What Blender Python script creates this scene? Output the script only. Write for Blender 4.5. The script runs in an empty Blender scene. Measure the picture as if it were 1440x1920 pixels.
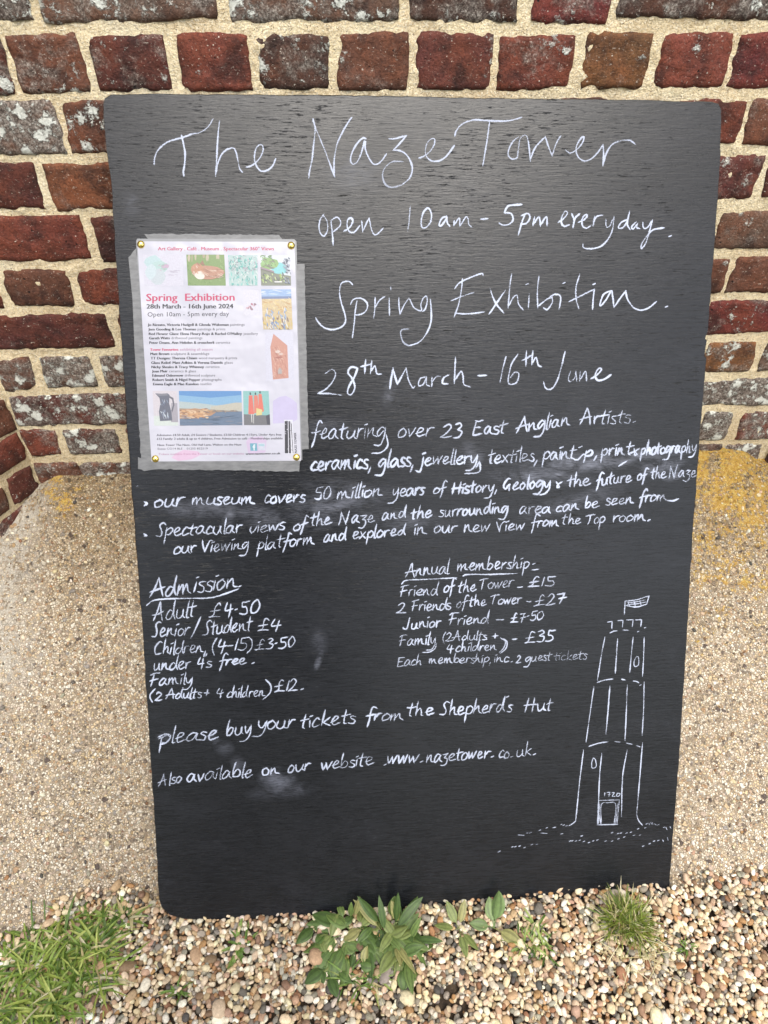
import bpy, math, random
import numpy as np
from mathutils import Matrix, Vector
R = math.radians
random.seed(7); rng = np.random.default_rng(7)
scene = bpy.context.scene
C = scene.collection

# ---------------------------------------------------------------- camera
FPX = 1331.0                      # focal length in photograph pixels (1440 wide)
TH, RO, YA = 0.68583, 0.00062, -0.04878
CAM = np.array([0.0, -1.1, 1.2216])
c_, s_ = math.cos, math.sin
fw = np.array([0, c_(TH), -s_(TH)]); up = np.array([0, s_(TH), c_(TH)]); rt = np.array([1., 0, 0])
r2 = rt*c_(RO)+up*s_(RO); u2 = -rt*s_(RO)+up*c_(RO)
Rz = np.array([[c_(YA), -s_(YA), 0], [s_(YA), c_(YA), 0], [0, 0, 1]])
CR, CU, CF = Rz@r2, Rz@u2, Rz@fw
cam_d = bpy.data.cameras.new('camera'); cam = bpy.data.objects.new('camera', cam_d); C.objects.link(cam)
cam_d.sensor_fit = 'HORIZONTAL'; cam_d.sensor_width = 36.0; cam_d.lens = 36.0*FPX/1440
cam_d.clip_start = 0.02; cam_d.clip_end = 500
m4 = Matrix.Identity(4)
for i in range(3):
    m4[i][0] = CR[i]; m4[i][1] = CU[i]; m4[i][2] = -CF[i]; m4[i][3] = CAM[i]
cam.matrix_world = m4
scene.camera = cam

# ---------------------------------------------------------------- sky, sun, exposure
SUN_EL, SUN_AZ = R(60), R(168)    # azimuth from +Y, clockwise: behind the camera, a little to the left
world = bpy.data.worlds.new('World'); scene.world = world; world.use_nodes = True
wn = world.node_tree; wn.nodes.clear()
sky = wn.nodes.new('ShaderNodeTexSky'); sky.sky_type = 'NISHITA'; sky.sun_disc = False
sky.sun_elevation = SUN_EL; sky.sun_rotation = SUN_AZ; sky.dust_density = 3.0; sky.air_density = 1.0
hsv = wn.nodes.new('ShaderNodeHueSaturation'); hsv.inputs['Saturation'].default_value = 0.42
wn.links.new(sky.outputs[0], hsv.inputs['Color'])
tcw = wn.nodes.new('ShaderNodeTexCoord'); nzw = wn.nodes.new('ShaderNodeTexNoise')
nzw.inputs['Scale'].default_value = 2.2; nzw.inputs['Detail'].default_value = 5
wn.links.new(tcw.outputs['Generated'], nzw.inputs['Vector'])
mrw = wn.nodes.new('ShaderNodeMapRange'); mrw.inputs[1].default_value = .3; mrw.inputs[2].default_value = .7
mrw.inputs[3].default_value = .8; mrw.inputs[4].default_value = 1.7
wn.links.new(nzw.outputs[0], mrw.inputs[0])
mxw = wn.nodes.new('ShaderNodeVectorMath'); mxw.operation = 'SCALE'
wn.links.new(hsv.outputs[0], mxw.inputs[0]); wn.links.new(mrw.outputs[0], mxw.inputs['Scale'])
bg = wn.nodes.new('ShaderNodeBackground'); bg.inputs[1].default_value = 0.15
wn.links.new(mxw.outputs[0], bg.inputs[0])
wo = wn.nodes.new('ShaderNodeOutputWorld'); wn.links.new(bg.outputs[0], wo.inputs[0])
sl = bpy.data.lights.new('sun', 'SUN'); sl.energy = 1.5; sl.angle = R(34); sl.color = (1.0, .94, .84)
so = bpy.data.objects.new('sun', sl); C.objects.link(so)
sdir = Vector((math.sin(SUN_AZ)*math.cos(SUN_EL), math.cos(SUN_AZ)*math.cos(SUN_EL), math.sin(SUN_EL)))
so.rotation_euler = (-sdir).to_track_quat('-Z', 'Y').to_euler(); so.location = sdir*20
vs = scene.view_settings
scene.display_settings.display_device = 'sRGB'
vs.view_transform = 'Standard'; vs.look = 'None'; vs.gamma = 1; vs.use_curve_mapping = False
vs.exposure = 0.78

# ---------------------------------------------------------------- photograph pixel -> place
def ray(x, y): return (x-720)/FPX*CR + (960-y)/FPX*CU + CF
def on_plane(x, y, p0, n):
    d = ray(x, y); t = np.dot(p0-CAM, n)/np.dot(d, n); return CAM+d*t
def on_wall(x, y): return on_plane(x, y, np.zeros(3), np.array([0, 1., 0]))
def on_ground(x, y, z=0.0): return on_plane(x, y, np.array([0, 0, z]), np.array([0, 0, 1.]))
# board plane (front face)
B_TL = np.array([-0.31436, -0.02202, 1.05536]); B_TR = np.array([0.51755, -0.01198, 1.0415])
B_BL = np.array([-0.33504, -0.62386, 0.007])
BX = (B_TR-B_TL)/np.linalg.norm(B_TR-B_TL)
BY = (B_TL-B_BL); BY = BY-BX*np.dot(BX, BY); BY /= np.linalg.norm(BY)
BN = np.cross(BX, BY)             # out of the board, towards the camera
def on_board(x, y):               # board coordinates in metres (right, up) from its top left corner
    p = on_plane(x, y, B_TL, BN)-B_TL
    return np.array([np.dot(p, BX), np.dot(p, BY)])
BM = Matrix(((BX[0], BY[0], BN[0], B_TL[0]), (BX[1], BY[1], BN[1], B_TL[1]), (BX[2], BY[2], BN[2], B_TL[2]), (0, 0, 0, 1)))

# ---------------------------------------------------------------- helpers
def vnoise(P, seed=0):
    P = np.asarray(P, float); I = np.floor(P).astype(np.int64); F = P-I; F = F*F*(3-2*F)
    out = np.zeros(P.shape[0])
    for dx in (0, 1):
        for dy in (0, 1):
            for dz in (0, 1):
                h = ((I[:, 0]+dx)*374761393+(I[:, 1]+dy)*668265263+(I[:, 2]+dz)*2147483647+seed*1274126177) & 0xffffffff
                h = ((h ^ (h >> 13))*1274126177) & 0xffffffff; h = h ^ (h >> 16)
                w = np.where(dx, F[:, 0], 1-F[:, 0])*np.where(dy, F[:, 1], 1-F[:, 1])*np.where(dz, F[:, 2], 1-F[:, 2])
                out += w*(h/0xffffffff)
    return out*2-1
def fbm(P, s, o=3, seed=0):
    P = np.asarray(P, float); t = 0; a = 1.0
    for k in range(o): t = t+a*vnoise(P*s*2**k+17.3*k, seed+k); a *= .5
    return t/1.8
def mesh(name, V, F, mat=None, smooth=True, parent=None, link=True, cols=None):
    me = bpy.data.meshes.new(name)
    V = np.asarray(V, np.float32)
    if isinstance(F, np.ndarray):
        k = F.shape[1]; n = len(F)
        me.vertices.add(len(V)); me.vertices.foreach_set('co', V.ravel())
        me.loops.add(n*k); me.loops.foreach_set('vertex_index', F.astype(np.int32).ravel())
        me.polygons.add(n); me.polygons.foreach_set('loop_start', np.arange(0, n*k, k, dtype=np.int32))
        me.polygons.foreach_set('loop_total', np.full(n, k, np.int32)); me.update(calc_edges=True)
    else:
        me.from_pydata([tuple(map(float, v)) for v in V], [], F); me.update()
    if smooth: me.polygons.foreach_set('use_smooth', np.ones(len(me.polygons), bool))
    if cols is not None:              # one colour per face
        at = me.attributes.new('col', 'FLOAT_COLOR', 'FACE')
        at.data.foreach_set('color', np.c_[np.asarray(cols, np.float32), np.ones(len(cols), np.float32)].ravel())
    if mat: me.materials.append(mat)
    o = bpy.data.objects.new(name, me)
    if link: C.objects.link(o)
    if parent: o.parent = parent
    return o
def empty(name, loc=(0, 0, 0), mw=None):
    o = bpy.data.objects.new(name, None); C.objects.link(o)
    o.empty_display_size = .05
    if mw is not None: o.matrix_world = mw
    else: o.location = loc
    return o
def tag(o, label=None, cat=None, group=None, kind=None):
    if label: o['label'] = label
    if cat: o['category'] = cat
    if group: o['group'] = group
    if kind: o['kind'] = kind
    return o
class NT:
    def __init__(s, name):
        s.m = bpy.data.materials.new(name); s.m.use_nodes = True; s.t = s.m.node_tree; s.t.nodes.clear()
        s.out = s.n('ShaderNodeOutputMaterial'); s.b = s.n('ShaderNodeBsdfPrincipled'); s.l(s.b.outputs[0], s.out.inputs[0])
    def n(s, k, **kw):
        x = s.t.nodes.new(k)
        for a, v in kw.items(): setattr(x, a, v)
        return x
    def l(s, a, b): s.t.links.new(a, b)
    def put(s, inp, v):
        if isinstance(v, bpy.types.NodeSocket): s.l(v, inp)
        elif v is not None:
            if hasattr(inp.default_value, '__len__') and hasattr(v, '__len__') and len(v) == 3 and len(inp.default_value) == 4: v = (*v, 1)
            inp.default_value = v
    def coord(s, k='Object'): return s.n('ShaderNodeTexCoord').outputs[k]
    def vadd(s, a, b, op='ADD'):
        x = s.n('ShaderNodeVectorMath', operation=op); s.put(x.inputs[0], a); s.put(x.inputs[1], b); return x.outputs[0]
    def vscale(s, a, sc):
        x = s.n('ShaderNodeMapping'); s.l(a, x.inputs[0]); x.inputs['Scale'].default_value = sc; return x.outputs[0]
    def noise(s, v, sc, det=3, rough=.55, dist=0, col=False):
        x = s.n('ShaderNodeTexNoise'); s.l(v, x.inputs['Vector']); x.inputs['Scale'].default_value = sc
        x.inputs['Detail'].default_value = det; x.inputs['Roughness'].default_value = rough; x.inputs['Distortion'].default_value = dist
        return x.outputs[1] if col else x.outputs[0]
    def vor(s, v, sc, feat='F1', out='Distance', rnd=1.0):
        x = s.n('ShaderNodeTexVoronoi', feature=feat); s.l(v, x.inputs['Vector']); x.inputs['Scale'].default_value = sc
        x.inputs['Randomness'].default_value = rnd; return x.outputs[out]
    def ramp(s, v, st, interp='LINEAR'):
        x = s.n('ShaderNodeValToRGB'); s.put(x.inputs[0], v); cr = x.color_ramp; cr.interpolation = interp
        while len(cr.elements) < len(st): cr.elements.new(0.5)
        for e, (p, c) in zip(cr.elements, st):
            e.position = p; e.color = (*c, 1) if hasattr(c, '__len__') else (c, c, c, 1)
        return x.outputs[0]
    def mr(s, v, a, b, c=0., d=1.):
        x = s.n('ShaderNodeMapRange'); s.put(x.inputs[0], v)
        for i, q in enumerate((a, b, c, d)): s.put(x.inputs[i+1], q)
        return x.outputs[0]
    def mix(s, f, a, b, mode='MIX'):
        x = s.n('ShaderNodeMix', data_type='RGBA', blend_type=mode)
        s.put(x.inputs[0], f); s.put(x.inputs[6], a); s.put(x.inputs[7], b); return x.outputs[2]
    def math(s, op, a, b=None, c=None):
        x = s.n('ShaderNodeMath', operation=op); s.put(x.inputs[0], a)
        if b is not None: s.put(x.inputs[1], b)
        if c is not None: s.put(x.inputs[2], c)
        return x.outputs[0]
    def bump(s, h, strength=.5, dist=.001, nrm=None):
        x = s.n('ShaderNodeBump'); s.put(x.inputs['Height'], h); x.inputs['Strength'].default_value = strength
        x.inputs['Distance'].default_value = dist
        if nrm: s.l(nrm, x.inputs['Normal'])
        return x.outputs[0]
    def xyz(s, v):
        x = s.n('ShaderNodeSeparateXYZ'); s.l(v, x.inputs[0]); return x.outputs
    def fin(s, col=None, rough=None, nrm=None, spec=None, **kw):
        s.put(s.b.inputs['Base Color'], col); s.put(s.b.inputs['Roughness'], rough)
        if nrm: s.l(nrm, s.b.inputs['Normal'])
        if spec is not None: s.put(s.b.inputs['Specular IOR Level'], spec)
        for k, v in kw.items(): s.put(s.b.inputs[k], v)
        return s.m

# ---------------------------------------------------------------- materials
def mat_brick():
    k = NT('brick_clay'); co = k.coord(); oi = k.n('ShaderNodeObjectInfo')
    off = k.n('ShaderNodeCombineXYZ'); r = k.math('MULTIPLY', oi.outputs['Random'], 37.0)
    k.l(r, off.inputs[0]); k.l(r, off.inputs[2]); v = k.vadd(co, off.outputs[0])
    big = k.noise(v, 14, 4, .6); med = k.noise(v, 60, 6, .72); fine = k.noise(v, 300, 4, .75)
    base = k.mix(k.mr(big, .35, .65), oi.outputs['Color'], k.mix(.4, oi.outputs['Color'], (.17, .055, .022)))
    darkm = k.mr(k.noise(k.vadd(v, (5, 5, 5)), 20, 5, .65), .48, .62)
    base = k.mix(k.math('MULTIPLY', darkm, .85), base, k.mix(.78, base, (.012, .007, .007)))
    base = k.mix(k.mr(med, .3, .75, 0, .55), base, k.mix(1., base, (1.8, 1.5, 1.35), 'MULTIPLY'))
    base = k.mix(k.mr(fine, .38, .56, .75, 0), base, k.mix(1., base, (.45, .42, .42), 'MULTIPLY'))
    # grey weathered skin and pale lime specks: the amount is carried by the object colour's alpha
    am = oi.outputs['Alpha']
    skin = k.mr(k.math('ADD', k.noise(k.vadd(v, (9, 1, 3)), 20, 7, .75), k.math('MULTIPLY', am, .24)), .60, .74)
    gr = k.ramp(k.math('ADD', k.math('MULTIPLY', fine, .5), k.math('MULTIPLY', k.noise(v, 150, 4, .75), .5)), [(.36, (.035, .028, .024)), (.5, (.15, .125, .105)), (.64, (.44, .41, .36))])
    base = k.mix(k.math('MULTIPLY', skin, k.mr(am, 0, .35, .2, .85)), base, gr)
    wv = k.vadd(v, k.vscale(k.noise(v, 90, 5, .75, col=True), (.030, .030, .030)))
    cell = k.math('MINIMUM', k.vor(wv, 42, 'F1', 'Distance'), k.math('ADD', k.vor(k.vadd(wv, (.3, .1, .2)), 95, 'F1', 'Distance'), .12))
    lth = k.mr(k.math('ADD', k.noise(k.vadd(v, (2, 7, 4)), 15, 6, .68), k.math('MULTIPLY', am, .27)), .64, .69)
    lich = k.math('MULTIPLY', lth, k.mr(k.math('ADD', cell, k.math('MULTIPLY', med, .55)), .68, .60))
    lcol = k.ramp(fine, [(.3, (.42, .43, .38)), (.6, (.68, .69, .63))])
    base = k.mix(lich, base, lcol)
    sp = k.mr(k.math('ADD', k.vor(k.vadd(v, (3, 3, 3)), 130), k.mr(k.noise(v, 26, 3), .35, .65, .28, -.02)), .14, .07)
    sp2 = k.mr(k.noise(k.vscale(v, (1, 1, 1.5)), 210, 4, .75, .4), .625, .68)
    base = k.mix(k.math('MULTIPLY', k.math('MAXIMUM', sp, k.math('MULTIPLY', sp2, .8)), .9), base, (.62, .56, .47))
    pit = k.mr(k.math('ADD', k.vor(k.vadd(v, (1, 8, 2)), 75), k.mr(k.noise(v, 33, 2), .35, .6, .3, 0)), .13, .07)
    base = k.mix(k.math('MULTIPLY', pit, .95), base, (.008, .006, .006))
    h = k.math('ADD', k.math('MULTIPLY', fine, .35), k.math('MULTIPLY', med, .9))
    h = k.math('SUBTRACT', h, k.math('MULTIPLY', pit, .9)); h = k.math('ADD', h, k.math('MULTIPLY', lich, .5))
    return k.fin(base, k.mr(big, .3, .7, .55, .85), k.bump(h, 1., .0055), .3)
def mat_mortar():
    k = NT('lime_mortar'); v = k.coord()
    n1 = k.noise(v, 9, 4, .6); f = k.noise(v, 420, 3, .7); g = k.noise(v, 190, 4, .75)
    col = k.ramp(n1, [(.3, (.76, .60, .37)), (.55, (.88, .75, .49)), (.75, (.90, .81, .58))])
    col = k.mix(k.mr(g, .44, .62, 0, .75), col, k.mix(1., col, (.58, .52, .46), 'MULTIPLY'))
    col = k.mix(k.mr(f, .52, .60, 0, .85), col, (.88, .80, .62)); col = k.mix(k.mr(k.noise(v, 300, 2, .6), .36, .29), col, (.30, .22, .14))
    dk = k.mr(k.math('ADD', k.vor(v, 210), k.mr(k.noise(v, 40, 2), .4, .6, .2, 0)), .16, .10)
    col = k.mix(k.math('MULTIPLY', dk, .7), col, (.10, .075, .05))
    st = k.mr(k.noise(k.vadd(v, (4, 4, 4)), 6, 4, .7), .56, .72); col = k.mix(k.math('MULTIPLY', st, .45), col, (.40, .27, .12))
    z = k.xyz(v)[2]; low = k.mr(k.math('ADD', z, k.math('MULTIPLY', n1, .12)), .62, .50)
    col = k.mix(k.math('MULTIPLY', low, .45), col, k.mix(1., col, (.62, .60, .56), 'MULTIPLY'))
    h = k.math('ADD', f, k.math('MULTIPLY', g, 1.4)); h = k.math('SUBTRACT', h, dk)
    return k.fin(col, .95, k.bump(h, 1., .0035), .2)
def mat_concrete():
    k = NT('exposed_aggregate_concrete'); v = k.coord()
    wv = k.vadd(v, k.vscale(k.noise(v, 120, 2, .6, col=True), (.004, .004, .004)))
    big = k.noise(v, 7, 5, .6); fine = k.noise(v, 700, 3, .7); mid = k.noise(v, 60, 4, .65)
    matrix = k.ramp(mid, [(.3, (.26, .21, .14)), (.7, (.52, .435, .31))])
    matrix = k.mix(k.mr(fine, .3, .7, 0, .6), matrix, k.mix(1., matrix, (.5, .46, .42), 'MULTIPLY'))
    pal = [(0, (.64, .51, .36)), (.16, (.76, .66, .52)), (.33, (.33, .26, .19)), (.45, (.44, .29, .17)), (.52, (.84, .77, .64)), (.66, (.13, .10, .085)), (.73, (.56, .44, .34)), (.84, (.68, .52, .32)), (.95, (.34, .31, .28))]
    def layer(sc, lo, hi):
        x = k.n('ShaderNodeTexVoronoi', feature='F1'); k.l(wv, x.inputs['Vector']); x.inputs['Scale'].default_value = sc
        e = k.vor(wv, sc, 'DISTANCE_TO_EDGE'); s = k.xyz(x.outputs['Color'])
        return k.ramp(s[0], pal, 'CONSTANT'), k.mr(e, lo, hi), s[1]
    c1, e1, q1 = layer(260, .04, .16); c2, e2, q2 = layer(120, .06, .20)
    col = k.mix(k.math('MULTIPLY', e1, .85), matrix, c1)
    m2 = k.math('MULTIPLY', e2, k.mr(q2, .78, .82)); col = k.mix(m2, col, c2)
    col = k.mix(k.mr(big, .3, .7, 0, .35), col, k.mix(1., col, (.70, .66, .62), 'MULTIPLY'))
    # darker algae stain along the top, pale cement skin at the left edge, orange and yellow lichen at the top corners
    X, Y, Z = k.xyz(v)[0], k.xyz(v)[1], k.xyz(v)[2]
    top = k.mr(k.math('ADD', Z, k.math('MULTIPLY', k.noise(v, 12, 4), .12)), .30, .50)
    col = k.mix(k.math('MULTIPLY', top, .85), col, k.mix(1., col, (.48, .42, .31), 'MULTIPLY'))
    skin = k.math('MULTIPLY', k.mr(k.math('ADD', X, k.math('MULTIPLY', k.noise(v, 14, 5, .7), .20)), -.44, -.52), k.mr(Z, .16, .24))
    skin = k.math('MULTIPLY', skin, k.mr(k.noise(v, 90, 4, .7), .40, .52))
    col = k.mix(k.math('MULTIPLY', skin, .8), col, (.50, .46, .39))
    ln = k.math('ADD', k.math('MULTIPLY', k.noise(k.vadd(v, (3, 1, 6)), 26, 5, .7), .55), k.math('MULTIPLY', k.noise(v, 150, 3, .7), .45))
    rightw = k.math('MULTIPLY', k.mr(X, .45, .60), k.mr(Z, .17, .44))
    lx = k.math('ADD', X, .558); lz = k.math('SUBTRACT', Z, .415)
    d = k.math('SQRT', k.math('ADD', k.math('MULTIPLY', lx, lx), k.math('MULTIPLY', k.math('MULTIPLY', lz, lz), 2.)))
    leftw = k.mr(d, .085, .0)
    w = k.math('MAXIMUM', k.math('MULTIPLY', rightw, .19), k.math('MULTIPLY', leftw, .165))
    lm = k.mr(k.math('ADD', ln, w), .62, .68)
    lc = k.ramp(k.noise(v, 160, 4, .7), [(.35, (.36, .20, .03)), (.5, (.56, .33, .05)), (.65, (.56, .44, .12))])
    col = k.mix(k.math('MULTIPLY', lm, .72), col, lc)
    h = k.math('ADD', k.math('MULTIPLY', e1, .5), k.math('MULTIPLY', m2, 1.2)); h = k.math('ADD', h, k.math('MULTIPLY', fine, .6))
    return k.fin(col, .9, k.bump(h, 1., .0026), .25)
def mat_facecol(name, rough=.7, nscale=300, amt=.35, spec=.4, bump=.0003, trans=0.0):
    k = NT(name); at = k.n('ShaderNodeAttribute', attribute_name='col'); v = k.coord()
    f = k.noise(v, nscale, 4, .7)
    col = k.mix(k.mr(f, .3, .72, 0, 1), k.mix(1., at.outputs[0], (1-amt,)*3, 'MULTIPLY'), k.mix(1., at.outputs[0], (1+amt*.6,)*3, 'MULTIPLY'))
    m = k.fin(col, rough, k.bump(f, .6, bump), spec)
    if trans:
        tb = k.n('ShaderNodeBsdfTranslucent'); k.l(col, tb.inputs[0]); mx = k.n('ShaderNodeMixShader'); mx.inputs[0].default_value = trans
        k.l(k.b.outputs[0], mx.inputs[1]); k.l(tb.outputs[0], mx.inputs[2]); k.l(mx.outputs[0], k.out.inputs[0])
    return m
def mat_board():
    k = NT('blackboard_paint_on_plywood'); v = k.coord()
    X, Y = k.xyz(v)[0], k.xyz(v)[1]
    wob = k.vadd(v, k.vscale(k.noise(v, 5, 3, .5, col=True), (.012, .008, .0)))
    gr = k.noise(k.vscale(wob, (30, 300, 1)), 1, 4, .70); gr2 = k.noise(k.vscale(wob, (80, 700, 1)), 1, 3, .6)
    crack = k.mr(k.math('ADD', k.noise(k.vscale(wob, (36, 430, 1)), 1, 3, .7), k.mr(k.noise(v, 6, 3), .3, .7, .05, -.05)), .37, .31)
    base = k.mix(k.mr(gr, .3, .7), (.0032, .0036, .0046), (.0112, .0122, .0146))
    # old chalk wiped into the grain
    def ell(cx, cy, rx, ry, px, ang=0.):
        dx = k.math('SUBTRACT', X, cx); dy = k.math('SUBTRACT', Y, cy); ca, sa = c_(ang), s_(ang)
        a = k.math('ADD', k.math('MULTIPLY', dx, ca/rx), k.math('MULTIPLY', dy, sa/rx))
        b = k.math('ADD', k.math('MULTIPLY', dx, -sa/ry), k.math('MULTIPLY', dy, ca/ry))
        dd = k.math('SQRT', k.math('ADD', k.math('MULTIPLY', a, a), k.math('MULTIPLY', b, b)))
        return k.math('MULTIPLY', k.mr(dd, 1.0, .15), px)
    sm = None
    for (px, py, qx, qy, ry, a) in SMUDGES:
        p, q = on_board(px, py), on_board(qx, qy); c = (p+q)/2; L = np.linalg.norm(q-p)/2; ang = math.atan2(q[1]-p[1], q[0]-p[0])
        e = ell(c[0], c[1], max(L, .004), ry, a, ang); sm = e if sm is None else k.math('MAXIMUM', sm, e)
    st = k.noise(k.vadd(k.vscale(v, (20, 34, 1)), (3, 0, 0)), 1, 6, .7, .9)
    sm = k.math('MULTIPLY', sm, k.mr(st, .38, .70)); haze = k.mr(k.noise(k.vscale(v, (3.5, 6, 1)), 1, 6, .7, 1.5), .50, .85, .004, .035)
    dust = k.math('ADD', sm, haze)
    dust = k.math('MULTIPLY', dust, k.mr(gr2, .30, .62, .25, 1))
    base = k.mix(dust, base, (.34, .36, .44)); base = k.mix(crack, base, (.004, .004, .004))
    h = k.math('SUBTRACT', k.math('ADD', gr, k.math('MULTIPLY', gr2, .5)), k.math('MULTIPLY', crack, .8))
    rough = k.math('ADD', k.math('ADD', k.mr(gr2, .3, .7, .16, .27), k.mr(k.noise(v, 4, 5, .65), .4, .7, 0, .10)), k.math('MULTIPLY', dust, .5))
    return k.fin(base, rough, k.bump(h, .36, .0009), k.mr(crack, 0, 1, .31, .12))
def mat_chalk():
    k = NT('chalk'); v = k.coord(); uv = k.xyz(k.n('ShaderNodeUVMap').outputs[0])
    ed = k.math('ABSOLUTE', k.math('SUBTRACT', uv[0], .5))
    g = k.noise(k.vscale(v, (260, 900, 1)), 1, 3, .7); g2 = k.noise(v, 1500, 2, .6)
    pr = k.noise(v, 26, 2, .5)
    t = k.math('ADD', k.math('MULTIPLY', g, .6), k.math('MULTIPLY', g2, .4))
    lim = k.math('ADD', k.math('MULTIPLY', ed, .55), k.mr(pr, .32, .68, .43, .19))
    a = k.mr(k.math('SUBTRACT', t, lim), -.05, .09)
    a = k.math('MULTIPLY', a, k.mr(uv[1], 0, 1, .0, 1.))
    k.put(k.b.inputs['Alpha'], a)
    return k.fin(k.mix(g2, (.34, .38, .49), (.52, .555, .66)), .95, None, .1)
SMUDGES = [(560, 905, 720, 930, .018, .25), (500, 975, 760, 915, .028, .35), (270, 955, 470, 955, .016, .32), (940, 880, 1300, 850, .018, .62),
           (900, 890, 1130, 900, .014, .5), (1000, 905, 1080, 880, .012, .6), (960, 975, 1200, 905, .016, .28), (600, 960, 900, 985, .02, .22), (430, 960, 560, 985, .022, .34),
           (420, 1000, 440, 940, .012, .3), (500, 1000, 700, 960, .014, .25), (880, 850, 905, 870, .02, .3), (480, 1450, 560, 1475, .026, .45), (455, 1490, 600, 1478, .018, .22),
           (590, 1260, 606, 1215, .006, .55), (600, 1240, 596, 1170, .016, .14), (720, 770, 738, 700, .012, .22), (400, 1395, 440, 1410, .016, .25), (385, 1385, 415, 1395, .010, .3),
           (440, 1415, 455, 1450, .014, .22), (290, 1390, 330, 1375, .012, .3), (590, 320, 760, 330, .03, .16), (1180, 880, 1300, 870, .016, .5), (1240, 900, 1290, 885, .008, .5),
           (500, 800, 700, 800, .02, .12), (860, 835, 905, 850, .015, .2), (225, 395, 262, 370, .02, .18)]
M_brick, M_mortar, M_conc, M_board, M_chalk = mat_brick(), mat_mortar(), mat_concrete(), mat_board(), mat_chalk()
def plain(name, col, rough=.6, **kw):
    k = NT(name); f = k.noise(k.coord(), 120, 3); return k.fin(k.mix(k.mr(f, .3, .7), tuple(c*.9 for c in col), col), rough, None, **kw)

# ---------------------------------------------------------------- ground sheets
def sheet(name, x0, x1, y0, y1, z, mat, kind='structure', label=None):
    o = mesh(name, [(x0, y0, z), (x1, y0, z), (x1, y1, z), (x0, y1, z)], [(0, 1, 2, 3)], mat, False); tag(o, kind=kind); return o
def mat_soil():
    k = NT('soil_and_grit'); v = k.coord(); n = k.noise(v, 60, 5, .7)
    col = k.ramp(n, [(.3, (.03, .02, .013)), (.55, (.07, .048, .03)), (.75, (.15, .11, .075))])
    g = k.vor(v, 90, 'F1', 'Color'); gc = k.ramp(k.xyz(g)[0], [(0, (.10, .08, .06)), (.3, (.45, .35, .24)), (.6, (.25, .16, .10)), (.8, (.6, .52, .42))], 'CONSTANT')
    far = k.mr(k.math('ABSOLUTE', k.math('ADD', k.xyz(v)[1], .9)), .55, .75)
    col = k.mix(far, col, gc)
    return k.fin(col, .95, k.bump(n, 1, .004))
def mat_lawn():
    k = NT('rough_grass'); v = k.coord(); n = k.noise(v, 4, 6, .7)
    return k.fin(k.ramp(n, [(.3, (.025, .045, .012)), (.7, (.07, .10, .03))]), .9, k.bump(n, 1, .05))
sheet('ground', -60, 60, -60, 60, -.012, mat_soil())
sheet('lawn', -60, 60, -60, -1.9, -.006, mat_lawn())

# ---------------------------------------------------------------- brick walls
XL, XR = -0.598, 0.795           # corners of the flat face
def brick_mesh(x0, x1, z0, z1, tl, tr, bl, br, seed, squint=0):
    """one brick: front face in local x,z (metres, about its centre), bulged and chipped, with rounded edges running back"""
    cx, cz = (x0+x1)/2, (z0+z1)/2; w, h = x1-x0, z1-z0
    n, m = max(4, int(w/.0038)), max(8, int(h/.0038))
    U, Vv = np.meshgrid(np.linspace(0, 1, n+1), np.linspace(0, 1, m+1)); U = U.ravel(); Vv = Vv.ravel()
    # quad corners with jitter
    q = [np.array(p) for p in ((x0+bl[0], z0+bl[1]), (x1+br[0], z0+br[1]), (x1+tr[0], z1+tr[1]), (x0+tl[0], z1+tl[1]))]
    P = ((1-U)*(1-Vv))[:, None]*q[0]+(U*(1-Vv))[:, None]*q[1]+(U*Vv)[:, None]*q[2]+((1-U)*Vv)[:, None]*q[3]
    P3 = np.c_[P[:, 0], P[:, 1], np.full(len(P), seed*3.7)]
    # wobbling, chipped outline
    du = np.minimum(U, 1-U)*w; dv = np.minimum(Vv, 1-Vv)*h; d = np.minimum(du, dv)
    edge = np.exp(-d/.006)
    nx = fbm(P3, 90, 3, 11)*.0032+fbm(P3, 22, 1, 14)*.0026; nz = fbm(P3, 90, 3, 21)*.0030+fbm(P3, 22, 1, 24)*.0024
    cxn = (U-.5)*2; czn = (Vv-.5)*2
    cr = np.clip(np.minimum(.012-du, .012-dv)/.012, 0, 1)      # round the corners
    P[:, 0] += nx*edge-np.sign(cxn)*cr*.0012+np.sign(cxn)*edge*.0019; P[:, 1] += nz*edge-np.sign(czn)*cr*.0012+np.sign(czn)*edge*.0020
    yy = -.0030-fbm(P3, 22, 3, 31)*.0022-fbm(P3, 110, 3, 35)*.0016+.0030*np.exp(-d/.0009)
    chip = np.clip(fbm(P3, 30, 2, 41)-.3, 0, 1)*edge; yy += chip*.016
    yy += np.clip(fbm(P3, 34, 2, 61)-.52, 0, 1)*.02
    V = np.c_[P[:, 0]-cx, yy, P[:, 1]-cz]
    idx = np.arange((n+1)*(m+1)).reshape(m+1, n+1)
    F = np.stack([idx[:-1, :-1].ravel(), idx[:-1, 1:].ravel(), idx[1:, 1:].ravel(), idx[1:, :-1].ravel()], 1)
    ring = np.concatenate([idx[0, :], idx[1:, -1], idx[-1, -2::-1], idx[-2:0:-1, 0]])
    back = V[ring].copy(); back[:, 1] = .03
    b0 = len(V); V = np.vstack([V, back]); k = len(ring)
    Fs = np.array([[ring[i], b0+i, b0+(i+1) % k, ring[(i+1) % k]] for i in range(k)])
    return V, np.vstack([F, Fs]), (cx, cz)
PAL = {'r': (.138, .038, .026), 'd': (.078, .024, .021), 'o': (.175, .070, .034), 'b': (.110, .050, .032), 'g': (.11, .072, .052), 'k': (.036, .024, .020), 'y': (.17, .085, .034), 'p': (.140, .028, .027)}
bseed = [0]
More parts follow.
